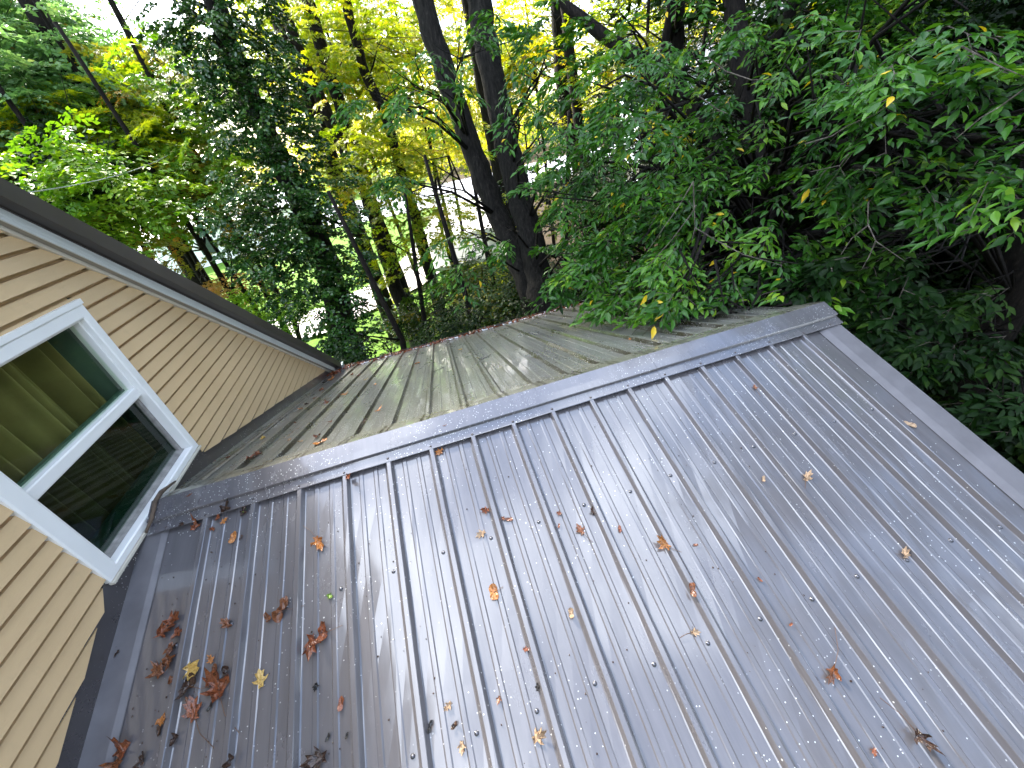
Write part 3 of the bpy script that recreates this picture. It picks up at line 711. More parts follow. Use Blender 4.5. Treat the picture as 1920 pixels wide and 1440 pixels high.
F_BUSH = fmat('understorey_foliage', [(0, (0.0150, 0.0500, 0.0054)), (.6, (0.0438, 0.0900, 0.0081)), (.93, (0.1750, 0.1700, 0.0090)), (1, (0.4000, 0.2800, 0.0135))], .4, .3, T2)
F_RUST = fmat('orange_bush_foliage', [(0, (.30, .22, .06)), (.5, (.50, .28, .08)), (1, (.62, .26, .12))], .5, .35, (1.2, 1.1, .7))
def bark(name, c1, c2):
    m, t, b, o = mat(name); co = objco(t, (1, 1, .25)); n = noise(t, co, 26, 6, .7)
    t.links.new(ramp(t, n, [(.36, c1), (.58, c2), (.72, tuple(min(1, x * 2.6) for x in c2))]), b.inputs['Base Color']); b.inputs['Roughness'].default_value = .9; b.inputs['Specular IOR Level'].default_value = .2
    bump(t, b, n, .03); return m
B_DARK = bark('dark_bark', (.004, .003, .003), (.014, .011, .009)); B_GREY = bark('grey_bark', (.003, .003, .002), (.016, .014, .012)); B_TWIG = bark('pale_twig_bark', (.05, .042, .035), (.14, .12, .10))

TPL = {
 'long': ([(0,0,0),(.22,.36,.05),(.22,0,0),(.22,-.36,.05),(.50,.50,.07),(.5,0,0),(.5,-.50,.07),(.78,.27,.0),(.78,0,-.04),(.78,-.27,.0),(1,0,-.12)],
          [(0,2,1),(0,3,2),(1,2,5,4),(2,3,6,5),(4,5,8,7),(5,6,9,8),(7,8,10),(8,9,10)]),
 'diamond': ([(0,0,0),(.45,.5,.10),(1,0,-.06),(.45,-.5,.10)], [(0,2,1),(0,3,2)]),
 'maple': ([(0,0,0),(.30,.26,.05),(1,0,-.05),(.30,-.26,.05),(.55,.78,.02),(.10,.40,.04),(.55,-.78,.02),(.10,-.40,.04)], [(0,3,2,1),(0,1,4,5),(0,7,6,3)]),
 'round': ([(0,0,0),(.30,.46,.08),(.75,.40,.05),(1,0,-.04),(.75,-.40,.05),(.30,-.46,.08)], [(0,3,2,1),(0,5,4,3)]),
}
def leafmesh(name, P, A, U, L, wr, tpl, m, tintv):
    """one mesh of many leaves: positions, axes, up vectors, lengths"""
    tv, tf = TPL[tpl]; tv = np.array(tv); n = len(P)
    A = A / np.linalg.norm(A, axis=1, keepdims=True); Sd = np.cross(U, A); Sd /= np.linalg.norm(Sd, axis=1, keepdims=True) + 1e-9; U = np.cross(A, Sd)
    V = P[:, None] + L[:, None, None] * (tv[None, :, 0:1] * A[:, None] + tv[None, :, 1:2] * wr * Sd[:, None] + tv[None, :, 2:3] * U[:, None])
    V = V.reshape(-1, 3); k = len(tv)
    lens = np.tile([len(f) for f in tf], n); flat = np.concatenate([np.array(f) for f in tf])
    loops = (flat[None] + np.arange(n)[:, None] * k).ravel(); starts = np.concatenate([[0], np.cumsum(lens)[:-1]])
    me = bpy.data.meshes.new(name); me.vertices.add(len(V)); me.vertices.foreach_set('co', V.astype(np.float32).ravel())
    me.loops.add(len(loops)); me.loops.foreach_set('vertex_index', loops.astype(np.int32))
    me.polygons.add(len(lens)); me.polygons.foreach_set('loop_start', starts.astype(np.int32)); me.update(calc_edges=True)
    at = me.attributes.new('tint', 'FLOAT', 'POINT'); at.data.foreach_set('value', np.repeat(tintv, k).astype(np.float32))
    me.materials.append(m); o = bpy.data.objects.new(name, me); COL.objects.link(o); return o
def nrm(a): return a / (np.linalg.norm(a, axis=-1, keepdims=True) + 1e-9)
SINK = 0.0
def spray_leaves(C, r, cover, leaf, wr, slen, hub=None, flat=.6, droop=.35, per=7, subs=7, bias=None, tintc=.5):
    """leaves of flat layered sprays inside a ball of radius r (C, r arrays of blobs)"""
    P, A, U, T, tw = [], [], [], [], []
    ntot = max(3, int(cover * math.pi * r * r / (leaf * leaf * wr * .62 * (1 + per * subs))))
    d = nrm(rng.normal(size=(ntot, 3))); S0 = C + d * r * (rng.random((ntot, 1)) ** .45) * np.array([1, 1, .8])
    out_ = nrm(S0 - (hub if hub is not None else C - np.array([0, 0, r]))) + rng.normal(0, .45, (ntot, 3)); out_[:, 2] = out_[:, 2] * .35 - .05
    if bias is not None: out_ = out_ + np.array(bias)
    D = nrm(out_); l = slen * rng.uniform(.6, 1.25, (ntot, 1))
    up = nrm(np.array([0, 0, 1.]) + rng.normal(0, .28, (ntot, 3))); side = nrm(np.cross(up, D)); up = np.cross(D, side)
    tt = rng.random((ntot, 1)) * .55 + rng.random((ntot, 1)) * .45
    for k in range(subs + 1):
        if k == subs: s0 = S0 * 1.; dd = D; ll = l; st = 0
        else:
            f = (k + .6) / subs; sg = 1 if k % 2 else -1
            s0 = S0 + D * l * f - np.array([0, 0, 1]) * l * droop * f * f; a = R(48) + rng.normal(0, .2, (ntot, 1))
            dd = nrm(D * np.cos(a) + side * np.sin(a) * sg); ll = l * (.62 - .4 * f) * rng.uniform(.7, 1.2, (ntot, 1))
        if k % 3 == 0 or k == subs: tw.append((s0, dd, ll))
        sd2 = nrm(np.cross(up, dd))
        for j in range(per):
            g = (j + .7) / per; sg = 1 if j % 2 else -1
            p_ = s0 + dd * ll * g - np.array([0, 0, 1]) * ll * droop * g * g + rng.normal(0, leaf * .08, (ntot, 3))
            a = R(50) * (1 - .6 * g) + rng.normal(0, .25, (ntot, 1))
            ax = dd * np.cos(a) + sd2 * np.sin(a) * sg + np.array([0, 0, -1]) * (droop * .9 + rng.normal(0, .2, (ntot, 1)))
            P.append(p_); A.append(ax); U.append(nrm(up + rng.normal(0, 1 - flat, (ntot, 3)))); T.append(tt)
    P = np.concatenate(P); A = np.concatenate(A); U = np.concatenate(U); T = np.clip(np.concatenate(T)[:, 0] + rng.normal(0, .16, len(P)) + (tintc - .5), 0, .96)
    T[rng.random(len(T)) < .006] = 1.
    return P, A, U, T, tw
KEEPOUT = True
def clear(P, rad=.05):
    """leaves may not grow through the buildings"""
    inroof = (P[:, 0] > -.05) & (P[:, 0] < 4.15) & (P[:, 2] < -np.abs(P[:, 1]) * TT + .10) & (np.abs(P[:, 1]) < 4.0)
    inhouse = (P[:, 0] < .3) & (P[:, 1] < 4.1) & (P[:, 1] > -8)
    head = (np.abs(P - CP) ** 2).sum(1) < .9 ** 2
    return ~(inroof | inhouse | head)
def tree(name, label, path, rpx, blobs, fol, brk, leaf=.10, wr=.5, slen=.8, tpl='diamond', cover=3., group='trees around the roof', cat='tree', ground=-4.5, extra=(), twigs=False, droop=.35, flat=.6, per=7, subs=7, limbk=5, trunkworld=None, bias=None, limbs=True, thin=1.):
    """path: list of (u, v, D) trunk points from top to bottom; blobs: (u, v, D, radius_px[, cover]) ; extra: world blobs (x, y, z, r, cover)"""
    if trunkworld is not None: tp = [np.array(p, float) for p in trunkworld[0]]; tr = list(trunkworld[1])
    else:
        tp = [PD(u, v, D) for u, v, D in path]; tr = [p * D / FPX / 2 for p, (u, v, D) in zip(rpx, path)]
    b_ = tp[-1]; 
    if b_[2] > ground + .3:
        tp.append(np.array([b_[0] + (b_[0] - tp[-2][0]) * .15, b_[1] + (b_[1] - tp[-2][1]) * .15, ground - .2])); tr.append(tr[-1] * 1.25)
    if trunkworld is None:
        d_ = tp[0] - tp[1]; d_ /= np.linalg.norm(d_) + 1e-9
        for q in (1.6, 3.6): tp.insert(0, tp[0] + (nrm(d_ + np.array([0, 0, .6]))) * q * .8); tr.insert(0, tr[0] * .72)
    root = empty(name, tp[-1]); tag(root, label, cat, group)
    mb = MB()
    # finer wavering trunk
    fp, fr = [], []
    for i in range(len(tp) - 1):
        m_ = 4
        for k in range(m_):
            f = k / m_; fp.append(tp[i] * (1 - f) + tp[i + 1] * f + (rng.normal(0, tr[i] * .08, 3) if 0 < k else 0)); fr.append((tr[i] * (1 - f) + tr[i + 1] * f) * rng.uniform(.95, 1.06))
    fp.append(tp[-1]); fr.append(tr[-1]); mb.tube(fp, fr, 10)
    keep(mb.build('trunk', brk, None, True), root)
    B = []
    for bl in blobs:
        u, v, D, rp = bl[:4]; B.append((PD(u, v, D), rp * D / FPX, bl[4] if len(bl) > 4 else cover))
    for x, y, z, r, cv in extra: B.append((np.array([x, y, z], float), r, cv))
    Ps, As, Us, Ts = [], [], [], []; lb = MB(); twb = MB()
    tpa = np.array(fp)
    for C, r, cv in B:
        # limb from the trunk, starting below the blob
        dz = np.linalg.norm(tpa[:, :2] - C[:2], axis=1); hd = tpa[:, 2] - (C[2] - .55 * np.minimum(dz, 2.5))
        i = int(np.argmin(np.abs(hd) + .3 * dz)); S = tpa[i]; L_ = np.linalg.norm(C - S); r0 = thin * min(fr[i] * .35, .012 + .009 * L_)
        hub = S
        if limbs and L_ > .25:
            for q in range(1 + (L_ > 1.5)):
                E_ = C + rng.normal(0, r * .4, 3); mid = S * .55 + E_ * .45 + np.array([0, 0, .12 * L_]) + rng.normal(0, .06 * L_, 3); m2 = S * .2 + E_ * .8 + np.array([0, 0, .08 * L_]) + rng.normal(0, .05 * L_, 3)
                lb.tube([S, mid, m2, E_], [r0, r0 * .65, r0 * .38, .006], limbk)
                for z in range(3):
                    f_ = mid * (1 - z / 3) + m2 * (z / 3); e2 = C + rng.normal(0, r * .7, 3); lb.tube([f_, (f_ + e2) / 2 + rng.normal(0, .05 * L_, 3), e2], [r0 * .4, r0 * .25, .004], 4)
        P, A, U, T, tw = spray_leaves(C, r, cv, leaf, wr, slen, hub, flat, droop, per, subs, bias)
        k = clear(P); Ps.append(P[k]); As.append(A[k]); Us.append(U[k]); Ts.append(T[k])
        if twigs:
            for s0, dd, ll in tw:
                ok = clear(s0 + dd * ll)
                for a_, d2, l2 in zip(s0[ok], dd[ok], ll[ok]):
                    twb.tube([a_, a_ + d2 * l2 * .5 + np.array([0, 0, -droop * .25]) * l2, a_ + d2 * l2 + np.array([0, 0, -droop]) * l2], [.0035, .0025, .0012], 3)
    if lb.v: keep(lb.build('limbs', brk, None, True), root)
    if twb.v: keep(twb.build('twigs', B_TWIG), root)
    if Ps:
        P = np.concatenate(Ps); n = len(P)
        o = leafmesh('crown', P, np.concatenate(As), np.concatenate(Us), leaf * rng.uniform(.7, 1.2, n), wr, tpl, fol, np.concatenate(Ts)); keep(o, root)
        TOT.append((name, n))
    return root
TOT = []

# ================================================================ GROUND
GZ = -4.5
def ground_mat():
    m, t, b, o = mat('woodland_ground'); co = objco(t)
    n1 = noise(t, co, .35, 5, .6); n2 = noise(t, co, 5, 6, .7)
    grass = ramp(t, n2, [(.3, (.05, .12, .012)), (.7, (.13, .24, .03))]); soil = ramp(t, n2, [(.3, (.022, .016, .010)), (.7, (.07, .05, .03))])
    sp = t.nodes.new('ShaderNodeSeparateXYZ'); tc = t.nodes.new('ShaderNodeTexCoord'); t.links.new(tc.outputs['Object'], sp.inputs[0])
    f = mth(t, 'ADD', mth(t, 'MULTIPLY', sp.outputs[0], .05), mth(t, 'MULTIPLY', n1, 1.0))
    c = mixc(t, ramp(t, f, [(.62, 0.), (.8, 1.)]), grass, soil)
    t.links.new(c, b.inputs['Base Color']); b.inputs['Roughness'].default_value = .9; b.inputs['Specular IOR Level'].default_value = .1; bump(t, b, n2, .05); return m
def gz(x, y): return GZ + .25 * math.sin(x * .11 + 1) * math.sin(y * .09) 
def sheet(name, m, x0, x1, y0, y1, nx, ny, dz=0., edge=None):
    mb = MB(); vs = []
    for j in range(ny + 1):
        for i in range(nx + 1):
            x = x0 + (x1 - x0) * i / nx; y = y0 + (y1 - y0) * j / ny
            vs.append((x, y, gz(x, y) + dz))
    mb.add(vs, [(j * (nx + 1) + i, j * (nx + 1) + i + 1, (j + 1) * (nx + 1) + i + 1, (j + 1) * (nx + 1) + i) for j in range(ny) for i in range(nx)])
    return mb.build(name, m)
tag(sheet('ground', ground_mat(), -200, 200, -120, 280, 120, 120), 'grass and dark leaf mould between the trees', 'ground', None, 'structure')
M_GRAVEL = simple('pale_gravel', (.50, .46, .44), .9, .18, 3, .2, 0, .01); M_ASPH = simple('pale_road_surface', (.40, .41, .45), .8, .1, 2, .3)
def strip(name, m, pts, wd, dz, label, cat):
    mb = MB(); L_, R_ = [], []
    P_ = [np.array(p, float) for p in pts]
    for i, p in enumerate(P_):
        d = P_[min(i + 1, len(P_) - 1)] - P_[max(0, i - 1)]; d /= np.linalg.norm(d); n_ = np.array([-d[1], d[0]]); w_ = wd[i] / 2
        for a, s_ in ((L_, 1), (R_, -1)): q = p + n_ * w_ * s_ ; a.append((q[0], q[1], gz(*q) + dz + .02))
    for i in range(len(P_) - 1):
        K = 12
        for k in range(K):
            f0, f1 = k / K, (k + 1) / K
            def at_(A, B, f): x = A[0] * (1 - f) + B[0] * f; y = A[1] * (1 - f) + B[1] * f; return (x, y, gz(x, y) + dz)
            mb.quad(at_(R_[i], R_[i+1], f0), at_(R_[i], R_[i+1], f1), at_(L_[i], L_[i+1], f1), at_(L_[i], L_[i+1], f0))
    return tag(mb.build(name, m), label, cat, None, 'structure')
strip('driveway', M_GRAVEL, [(-16, 17), (-9, 15.6), (-3, 15.4), (0, 17.5), (2.2, 21), (4.5, 27), (8, 40)], [4.5, 4, 3.4, 3.4, 4, 5.5, 7], .10, 'pale pinkish gravel driveway seen through the trees', 'driveway')
strip('road', M_ASPH, [(-90, 62), (-40, 56), (0, 52), (50, 47), (110, 36)], [22, 22, 20, 20, 20], .06, 'pale sunlit road beyond the wood', 'road')

# ================================================================ NEIGHBOURING BUILDINGS
def building(name, label, cx, cy, wx, wy, h, rh, wall, roofm, rot, wins=()):
    root = empty(name, (cx, cy, GZ)); root.rotation_euler = (0, 0, rot); tag(root, label, name.split('_')[-1])
    mb = MB(); a, b_ = wx / 2, wy / 2; n = int(h / .2)
    for k in range(n):
        z0, z1 = k * h / n, (k + 1) * h / n; o_ = .02
        for (p, q) in (((-a, -b_), (a, -b_)), ((a, -b_), (a, b_)), ((a, b_), (-a, b_)), ((-a, b_), (-a, -b_))):
            nx_, ny_ = (q[1] - p[1]), -(q[0] - p[0]); l_ = math.hypot(nx_, ny_); nx_, ny_ = nx_ / l_ * o_, ny_ / l_ * o_
            mb.quad((p[0] + nx_, p[1] + ny_, z0), (q[0] + nx_, q[1] + ny_, z0), (q[0], q[1], z1), (p[0], p[1], z1))
    mb.quad((-a, -b_, h), (a, -b_, h), (0, -b_, h + rh)) if False else None
    mb.quad((-a, -b_, h), (-a, b_, h), (-a, 0, h + rh)); mb.quad((a, -b_, h), (a, b_, h), (a, 0, h + rh))
    mb.build('wall', wall, root)
    mb = MB(); e = .35; t_ = .12
    for sg in (1, -1):
        A = [(-a - e, sg * (b_ + e), h - rh * e / b_), (-a - e, 0, h + rh), (-a - e, 0, h + rh + t_), (-a - e, sg * (b_ + e), h - rh * e / b_ + t_)]; B = [(-x, y, z) for x, y, z in A]; mb.prism(None, A, B)
    mb.build('roof', roofm, root)
    for (side, px, pz, ww, wh) in wins:
        mb = MB(); y = -b_ - .05; mb.box((px - ww / 2 - .08, y, pz - .08), (px + ww / 2 + .08, y + .06, pz + wh + .08)); f = mb.build('window', M_WHITE, root)
        mb = MB(); mb.box((px - ww / 2, y - .012, pz), (px + ww / 2, y - .003, pz + wh)); mb.build('pane', simple('dark_pane', (.03, .04, .05), .1), f)
    return root
M_BLUEW = simple('pale_blue_siding', (.60, .70, .74), .5, .05, 1.); M_OLIVE = simple('olive_tan_boards', (.26, .20, .035), .6, .15, 2); M_SHING = simple('grey_shingles', (.22, .22, .24), .8, .2, 6); M_LROOF = simple('pale_shed_roof', (.55, .58, .60), .5, .08, 4)
building('neighbour_house', 'pale blue sided house behind the trees in the upper right', 24, 27, 12, 9, 6.5, 2.6, M_BLUEW, M_SHING, R(-20), ((0, -3.5, 1, 1.1, 1.4), (0, 0, 1, 1.1, 1.4), (0, 3.2, 1, 1.1, 1.4), (0, -3.5, 4, 1.1, 1.4), (0, 3.2, 4, 1.1, 1.4)))
building('garden_shed', 'olive tan garden shed half hidden behind the bushes at the far eave', 4.0, 14.6, 3.0, 2.4, 1.75, .55, M_OLIVE, M_LROOF, R(-8))
building('roadside_house', 'low white house with a pale roof beyond the driveway on the left', -14, 42, 13, 8, 2.8, 1.6, M_WHITE, M_LROOF, R(25), ((0, -3, .9, 1.2, 1.2), (0, 3, .9, 1.2, 1.2)))

# overhead cables
def cable(pts, r, label):
    mb = MB(); A, B = [np.array(p) for p in pts]; mb.tube([A * (1 - f) + B * f - np.array([0, 0, .5 * f * (1 - f)]) for f in np.linspace(0, 1, 9)], [r] * 9, 5)
    return tag(mb.build('overhead_cable', simple('cable', (.45, .46, .47), .4)), label, 'cable', 'overhead cables among the trees')
cable((PD(-40, 372, 6.5), PD(330, 282, 12)), .006, 'single pale cable running from behind the house roof into the trees')
cable((PD(400, 340, 24), PD(1130, 118, 26)), .022, 'upper pale cable passing behind the two thick trunks')
cable((PD(400, 362, 24), PD(1130, 138, 26)), .022, 'lower pale cable passing behind the two thick trunks')

# ================================================================ TREES
# two thick trunks by the far eave with long pointed leaves hanging in front
tree('hardwood_tree', 'left hand of the two thick barked trunks rising behind the far eave', [(786,-20,8.6),(815,80,8.4),(850,180,8.2),(888,290,8.0),(925,385,7.9),(965,470,7.8),(1000,560,7.7)], [28,30,32,35,38,42,46],
     [(905,60,7.0,50,.9),(790,150,6.6,50,1.2),(700,175,6.6,35,1.0),(835,130,6.6,40,.9),(760,330,6.4,40,.8),(860,440,6.6,34,1.),(890,500,6.8,26,.9)],
     F_CHERRY, B_GREY, .11, .36, .62, 'long', cover=.8, extra=[(-.5,8.5,6.5,2.2,1.5),(2.2,9.5,8,2.4,1.5),(1,8,10,2.6,1.5)], twigs=True, droop=.55)
tree('hardwood_tree', 'right hand of the two thick barked trunks rising behind the far eave', [(893,-20,8.3),(912,80,8.1),(930,180,7.9),(948,270,7.8),(972,360,7.7),(993,440,7.6),(1012,520,7.5),(1022,575,7.4)], [33,35,37,39,41,44,50,56],
     [(1010,90,6.6,60,1.),(975,200,6.2,30,.8),(1070,230,6,60,1.2),(1060,330,6.0,60,1.3),(1080,430,6,60,1.6),(1060,500,6.2,45,1.6),(960,450,6.4,22,1.)],
     F_CHERRY, B_GREY, .11, .36, .6, 'long', extra=[(4,8,5.5,2,1.5),(5,9.5,8,2.6,1.5),(3,7,10,2.4,1.5)], twigs=True, droop=.55)
# big right hand tree overhanging the roof
tree('overhanging_tree', 'leafy tree on the right whose long leaves hang over the far roof slope', [(1372,-20,7.4),(1385,80,7.3),(1400,180,7.2),(1412,280,7.1),(1425,370,7.0),(1440,480,7.0)], [24,27,30,33,36,40],
     [(1130,150,4.6,90,1.),(1200,240,4.4,100,1.3),(1100,330,5,90,1.5),(1220,370,4.6,95,1.6),(1330,300,5,100,1.2),(1300,420,4.4,95,1.6),(1180,470,4.4,75,2.2),(1120,520,4.3,60,2.6),(1240,520,3.9,75,2.6),(1330,520,3.8,70,2.4),(1400,500,3.9,75,1.8),(1480,470,4.2,80,1.),
      (1140,575,4.05,34,2.6),(1195,570,3.75,36,2.8),(1240,585,3.45,28,2.6),(1290,572,3.35,40,2.8),(1340,570,3.4,34,2.6),(1270,590,3.4,24,2.4),(1400,560,3.5,40,1.8),(1480,545,3.7,36,1.6),(1440,563,3.45,26,2.),(1380,580,3.3,24,2.),
      (1480,150,5,100,.7),(1600,200,4.4,100,.8),(1520,300,4.6,80,.8),(1700,120,4.2,110,.7),(1820,70,4.2,90,.8),(1560,370,4.2,50,.7),(1680,290,4,50,.9),(1860,210,3.8,60,.7),(1860,310,3.6,45,1.),(1790,350,3.8,35,1.),(1260,120,6,80,.8),(1400,60,6,80,.6)],
     F_CHERRY, B_DARK, .095, .36, .48, 'long', twigs=True, droop=.45, cover=1.3, bias=(-.35,-.25,0))
tree('young_tree', 'low leafy branches reaching out of the dark wood above the gable end', [(1960,250,6.0),(1930,420,6.2),(1900,560,6.6)], [26,30,34],
     [(1600,480,4.0,60,1.6),(1680,490,3.9,50,1.2),(1545,500,3.9,50,1.5),(1600,590,4.6,32,.9),(1700,612,4.9,45,.8),(1790,650,5,35,.8),(1770,560,5.4,35,.6),(1890,640,5.2,32,.8),(1895,740,5.0,32,1.0),(1880,560,5.6,40,.7)],
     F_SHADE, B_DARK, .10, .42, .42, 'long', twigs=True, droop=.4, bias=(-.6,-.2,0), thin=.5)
# bare pale twigs of the overhanging tree
ov = [o for o in bpy.data.objects if o.name.startswith('overhanging_tree')][0]
for D_, pts in ((4.0, [(1327,107),(1360,133),(1410,150),(1453,148)]), (3.8, [(1803,87),(1850,112),(1880,127),(1935,150)]), (3.7, [(1930,160),(1875,200),(1840,220),(1790,262)]),
                (3.6, [(1628,380),(1627,420),(1643,453),(1697,490)]), (3.6, [(1627,423),(1597,447),(1577,477)]), (3.6, [(1642,452),(1630,480),(1617,503)]),
                (3.6, [(1300,340),(1303,427),(1297,452)]), (3.6, [(1303,427),(1347,453),(1393,477),(1467,498)]), (3.7, [(1300,340),(1273,387),(1247,423),(1213,472)]), (3.6, [(1305,385),(1297,400),(1257,453),(1212,502)]),
                (3.9, [(1510,270),(1560,255),(1590,235),(1640,215),(1690,180)]), (3.8, [(1590,290),(1575,310),(1520,322)]), (4.1, [(1310,180),(1345,205),(1365,213)])):
    mb = MB(); n_ = len(pts); mb.tube([PD(u, v, D_ - .55 + .05 * math.sin(i * 2.)) for i, (u, v) in enumerate(pts)], [.0042 - .0026 * i / (n_ - 1) for i in range(n_)], 5)
    keep(mb.build('bare_branch', B_TWIG), ov)
# ivy clad tree left of centre
tree('ivy_clad_tree', 'dark ivy covered tree leaning up to the left of the thick trunks', [(392,-20,10.4),(425,80,10.2),(470,190,10),(520,290,9.8),(565,380,9.6),(605,470,9.4),(632,560,9.2),(648,650,9.0)], [22,24,27,30,34,38,42,48],
     [(400,-10,10,81,2.1),(420,60,9.8,73,2.1),(450,130,9.6,73,2.1),(480,200,9.5,73,2.1),(510,270,9.3,77,2.1),(535,340,9.1,90,2.2),(500,420,9.0,81,2.0),(580,410,8.9,77,2.1),(600,470,8.8,77,2.1),(540,500,8.7,64,1.9),(630,540,8.7,60,2.1),(560,570,8.7,47,1.6),(650,600,8.6,51,2.1),(655,650,8.5,38,1.9),(470,470,9,51,1.4),(610,640,8.6,38,1.5)],
     F_IVY, B_DARK, .062, .8, .30, 'round', droop=.4, flat=.35, per=6, subs=6)
# slender maples behind
tree('slender_maple', 'slender maple with a slanting dark stem just right of the ivy tree', [(518,-20,13),(550,67,12.8),(573,123,12.7),(595,170,12.6),(612,210,12.5),(630,250,12.4),(672,330,12.2),(700,400,12),(722,480,11.9),(750,560,11.8),(778,630,11.7)], [12,14,15,16,17,18,20,22,22,24,26],
     [(520,30,12,80,.8),(600,110,12,80,.8),(640,300,11,80,2.2),(720,310,11,80,2.2),(650,390,11,60,1.),(560,220,12,60,.8)], F_MAPLE, B_DARK, .10, .55, .6, 'maple', flat=.7)
tree('slender_maple', 'forked slender maple with a crooked stem at the top centre left', [(573,-20,14),(593,57,13.8),(613,133,13.6),(630,173,13.5),(650,240,13.4),(673,300,13.3),(700,390,13.1),(730,470,13),(760,560,12.9),(790,620,12.8)], [14,16,17,18,18,18,20,20,22,24],
     [(600,20,13,70,.6),(680,60,13,90,.8),(700,280,12,70,1.4),(760,340,12,60,1.),(780,430,12,70,1.4)], F_MAPLE, B_DARK, .10, .55, .6, 'maple', flat=.7)
tree('slender_maple', 'thin stemmed maple with a curved side branch left of the thick trunks', [(643,-20,12.5),(667,73,12.4),(683,133,12.3),(717,203,12.2),(735,255,12.1),(755,333,12),(778,400,11.9),(792,460,11.8),(813,530,11.7),(835,625,11.6)], [12,13,14,14,15,16,18,20,20,22],
     [(700,120,12,80,.7),(760,60,12,80,.8),(790,260,12,80,1.),(820,400,11,70,1.4),(730,480,11,60,1.4),(760,520,11.5,40,1.)], F_MAPLE, B_DARK, .10, .55, .6, 'maple', flat=.7)
tree('slender_maple', 'twin stemmed maple at the top right of the thick trunks', [(1042,-20,13),(1048,60,12.9),(1052,130,12.8),(1060,210,12.7),(1078,290,12.5),(1098,380,12.3),(1104,460,12.2)], [18,19,20,20,20,20,22],
     [(1000,30,12,60,.8),(1100,60,12,70,1.),(1150,120,12,60,1.),(1080,180,12,60,.6),(1040,360,11.5,70,1.2)], F_MAPLE, B_DARK, .10, .55, .6, 'maple', flat=.7)
tree('slender_maple', 'thin dark stem beside the twin stemmed maple at the top', [(1058,-10,12),(1066,80,11.9),(1078,170,11.8),(1086,240,11.8),(1120,420,11.6)], [14,15,16,16,18], [(1160,20,12,70,.8)], F_MAPLE, B_DARK, .10, .55, .6, 'maple')
tree('leaning_tree', 'dark tree with a long limb slanting down to the right at the top', [(1060,10,8.5),(1133,67,8.4),(1220,123,8.2),(1300,200,8.0),(1350,290,7.8),(1392,350,7.7)], [13,17,22,24,26,28], [(1100,60,7.5,60,.9),(1220,60,7.5,80,.9)], F_CHERRY, B_DARK, .10, .4, .6, 'long')
tree('thin_tree', 'thin upright stem in front of the pale blue house', [(1262,-20,10),(1250,60,10),(1238,140,10),(1225,260,10)], [9,10,11,12], [(1180,40,10,60,1.),(1240,200,9,60,1.5)], F_MAPLE, B_DARK, .10, .5, .6, 'maple')
tree('thin_tree', 'first of three slanting stems at the top right', [(1500,-20,9),(1470,50,9),(1430,110,9),(1400,200,9)], [14,15,16,18], [(1550,60,8.5,70,1.)], F_CHERRY, B_DARK, .10, .4, .6, 'long')
tree('thin_tree', 'thick slanting stem at the top right beside the yellow leaves', [(1675,-20,9),(1627,50,9),(1597,93,9),(1570,150,9),(1513,260,9),(1490,330,9)], [18,19,20,20,22,22], [(1650,30,8.5,80,1.),(1560,160,8,80,1.)], F_CHERRY, B_DARK, .10, .4, .6, 'long')
tree('thin_tree', 'thin vertical stem between the slanting ones at the top right', [(1573,-20,9.5),(1577,83,9.5),(1580,250,9.5)], [8,9,10], [(1600,40,9,50,.8)], F_CHERRY, B_DARK, .10, .4, .6, 'long')
# background maples, gold and yellow green, lit from behind
def bgtree(name, label, u, v, D, spread, fol, n, rp, cover=1.6, leaf=.13, tpl='maple', tw=16, up=True, **kw):
    d = PD(u, v, D); base = (d[0], d[1], GZ)
    bl = [(u + rng.normal(0, spread[0]), v + rng.normal(0, spread[1]), D + rng.normal(0, .9), rp * rng.uniform(.7, 1.25)) for _ in range(n)]
    top = d + np.array([rng.normal(0, .3), rng.normal(0, .3), 3.]); m_ = (np.array(base) + top) / 2 + rng.normal(0, .25, 3)
    return tree(name, label, None, None, bl, fol, B_DARK, leaf, .62, .8, tpl, cover, trunkworld=([top, m_, np.array(base)], [.03, .06, .09]), limbk=4, **kw)
bgtree('golden_maple', 'golden yellow maple glowing behind the left of the thick trunks', 760, 90, 19, (60, 70), F_GOLD, 8, 70)
bgtree('golden_maple', 'golden maple glimpsed between the two thick trunks', 890, 170, 20, (50, 80), F_GOLD, 6, 60)
bgtree('golden_maple', 'golden maple behind the lower half of the thick trunks', 830, 290, 21, (45, 50), F_GOLD, 6, 55, 1.2)
bgtree('golden_maple', 'yellow maple right of the thick trunks at the top', 1000, 110, 20, (60, 60), F_GOLD, 7, 65, 1.2)
bgtree('golden_maple', 'yellow maple in front of the pale blue house', 1160, 70, 21, (70, 60), F_GOLD, 6, 60, 1.)
bgtree('golden_maple', 'small golden tree glowing deep in the wood at the upper right', 1590, 40, 17, (40, 22), F_GOLD, 4, 45, 1.2)
bgtree('golden_maple', 'low gold leaved sapling beside the dark trunk on the right', 1450, 205, 13, (22, 12), F_GOLD, 3, 22, 1.2)
bgtree('yellow_green_maple', 'yellow green maple filling the gap at the top centre left', 600, 60, 17, (80, 60), F_MAPLE, 8, 75, 1.5)
bgtree('yellow_green_maple', 'yellow green maple behind the slender stems', 680, 180, 18, (70, 60), F_MAPLE, 8, 70, 1.6)
bgtree('yellow_green_maple', 'yellow green maple low behind the slender stems', 840, 430, 15, (55, 45), F_MAPLE, 6, 48, 1.2)
bgtree('bright_green_tree', 'fresh green tree just left of the ivy tree', 320, 210, 13, (55, 60), F_BRIGHT, 9, 70, 1.6)
bgtree('turning_maple', 'maple with orange tinged top near the bright sky at the top left', 270, 140, 15, (50, 28), F_ORANGE, 7, 50, 1.3)
bgtree('turning_maple', 'orange and yellow tinted maple low beside the house roof', 330, 390, 12, (60, 40), F_ORANGE, 9, 62, 1.9)
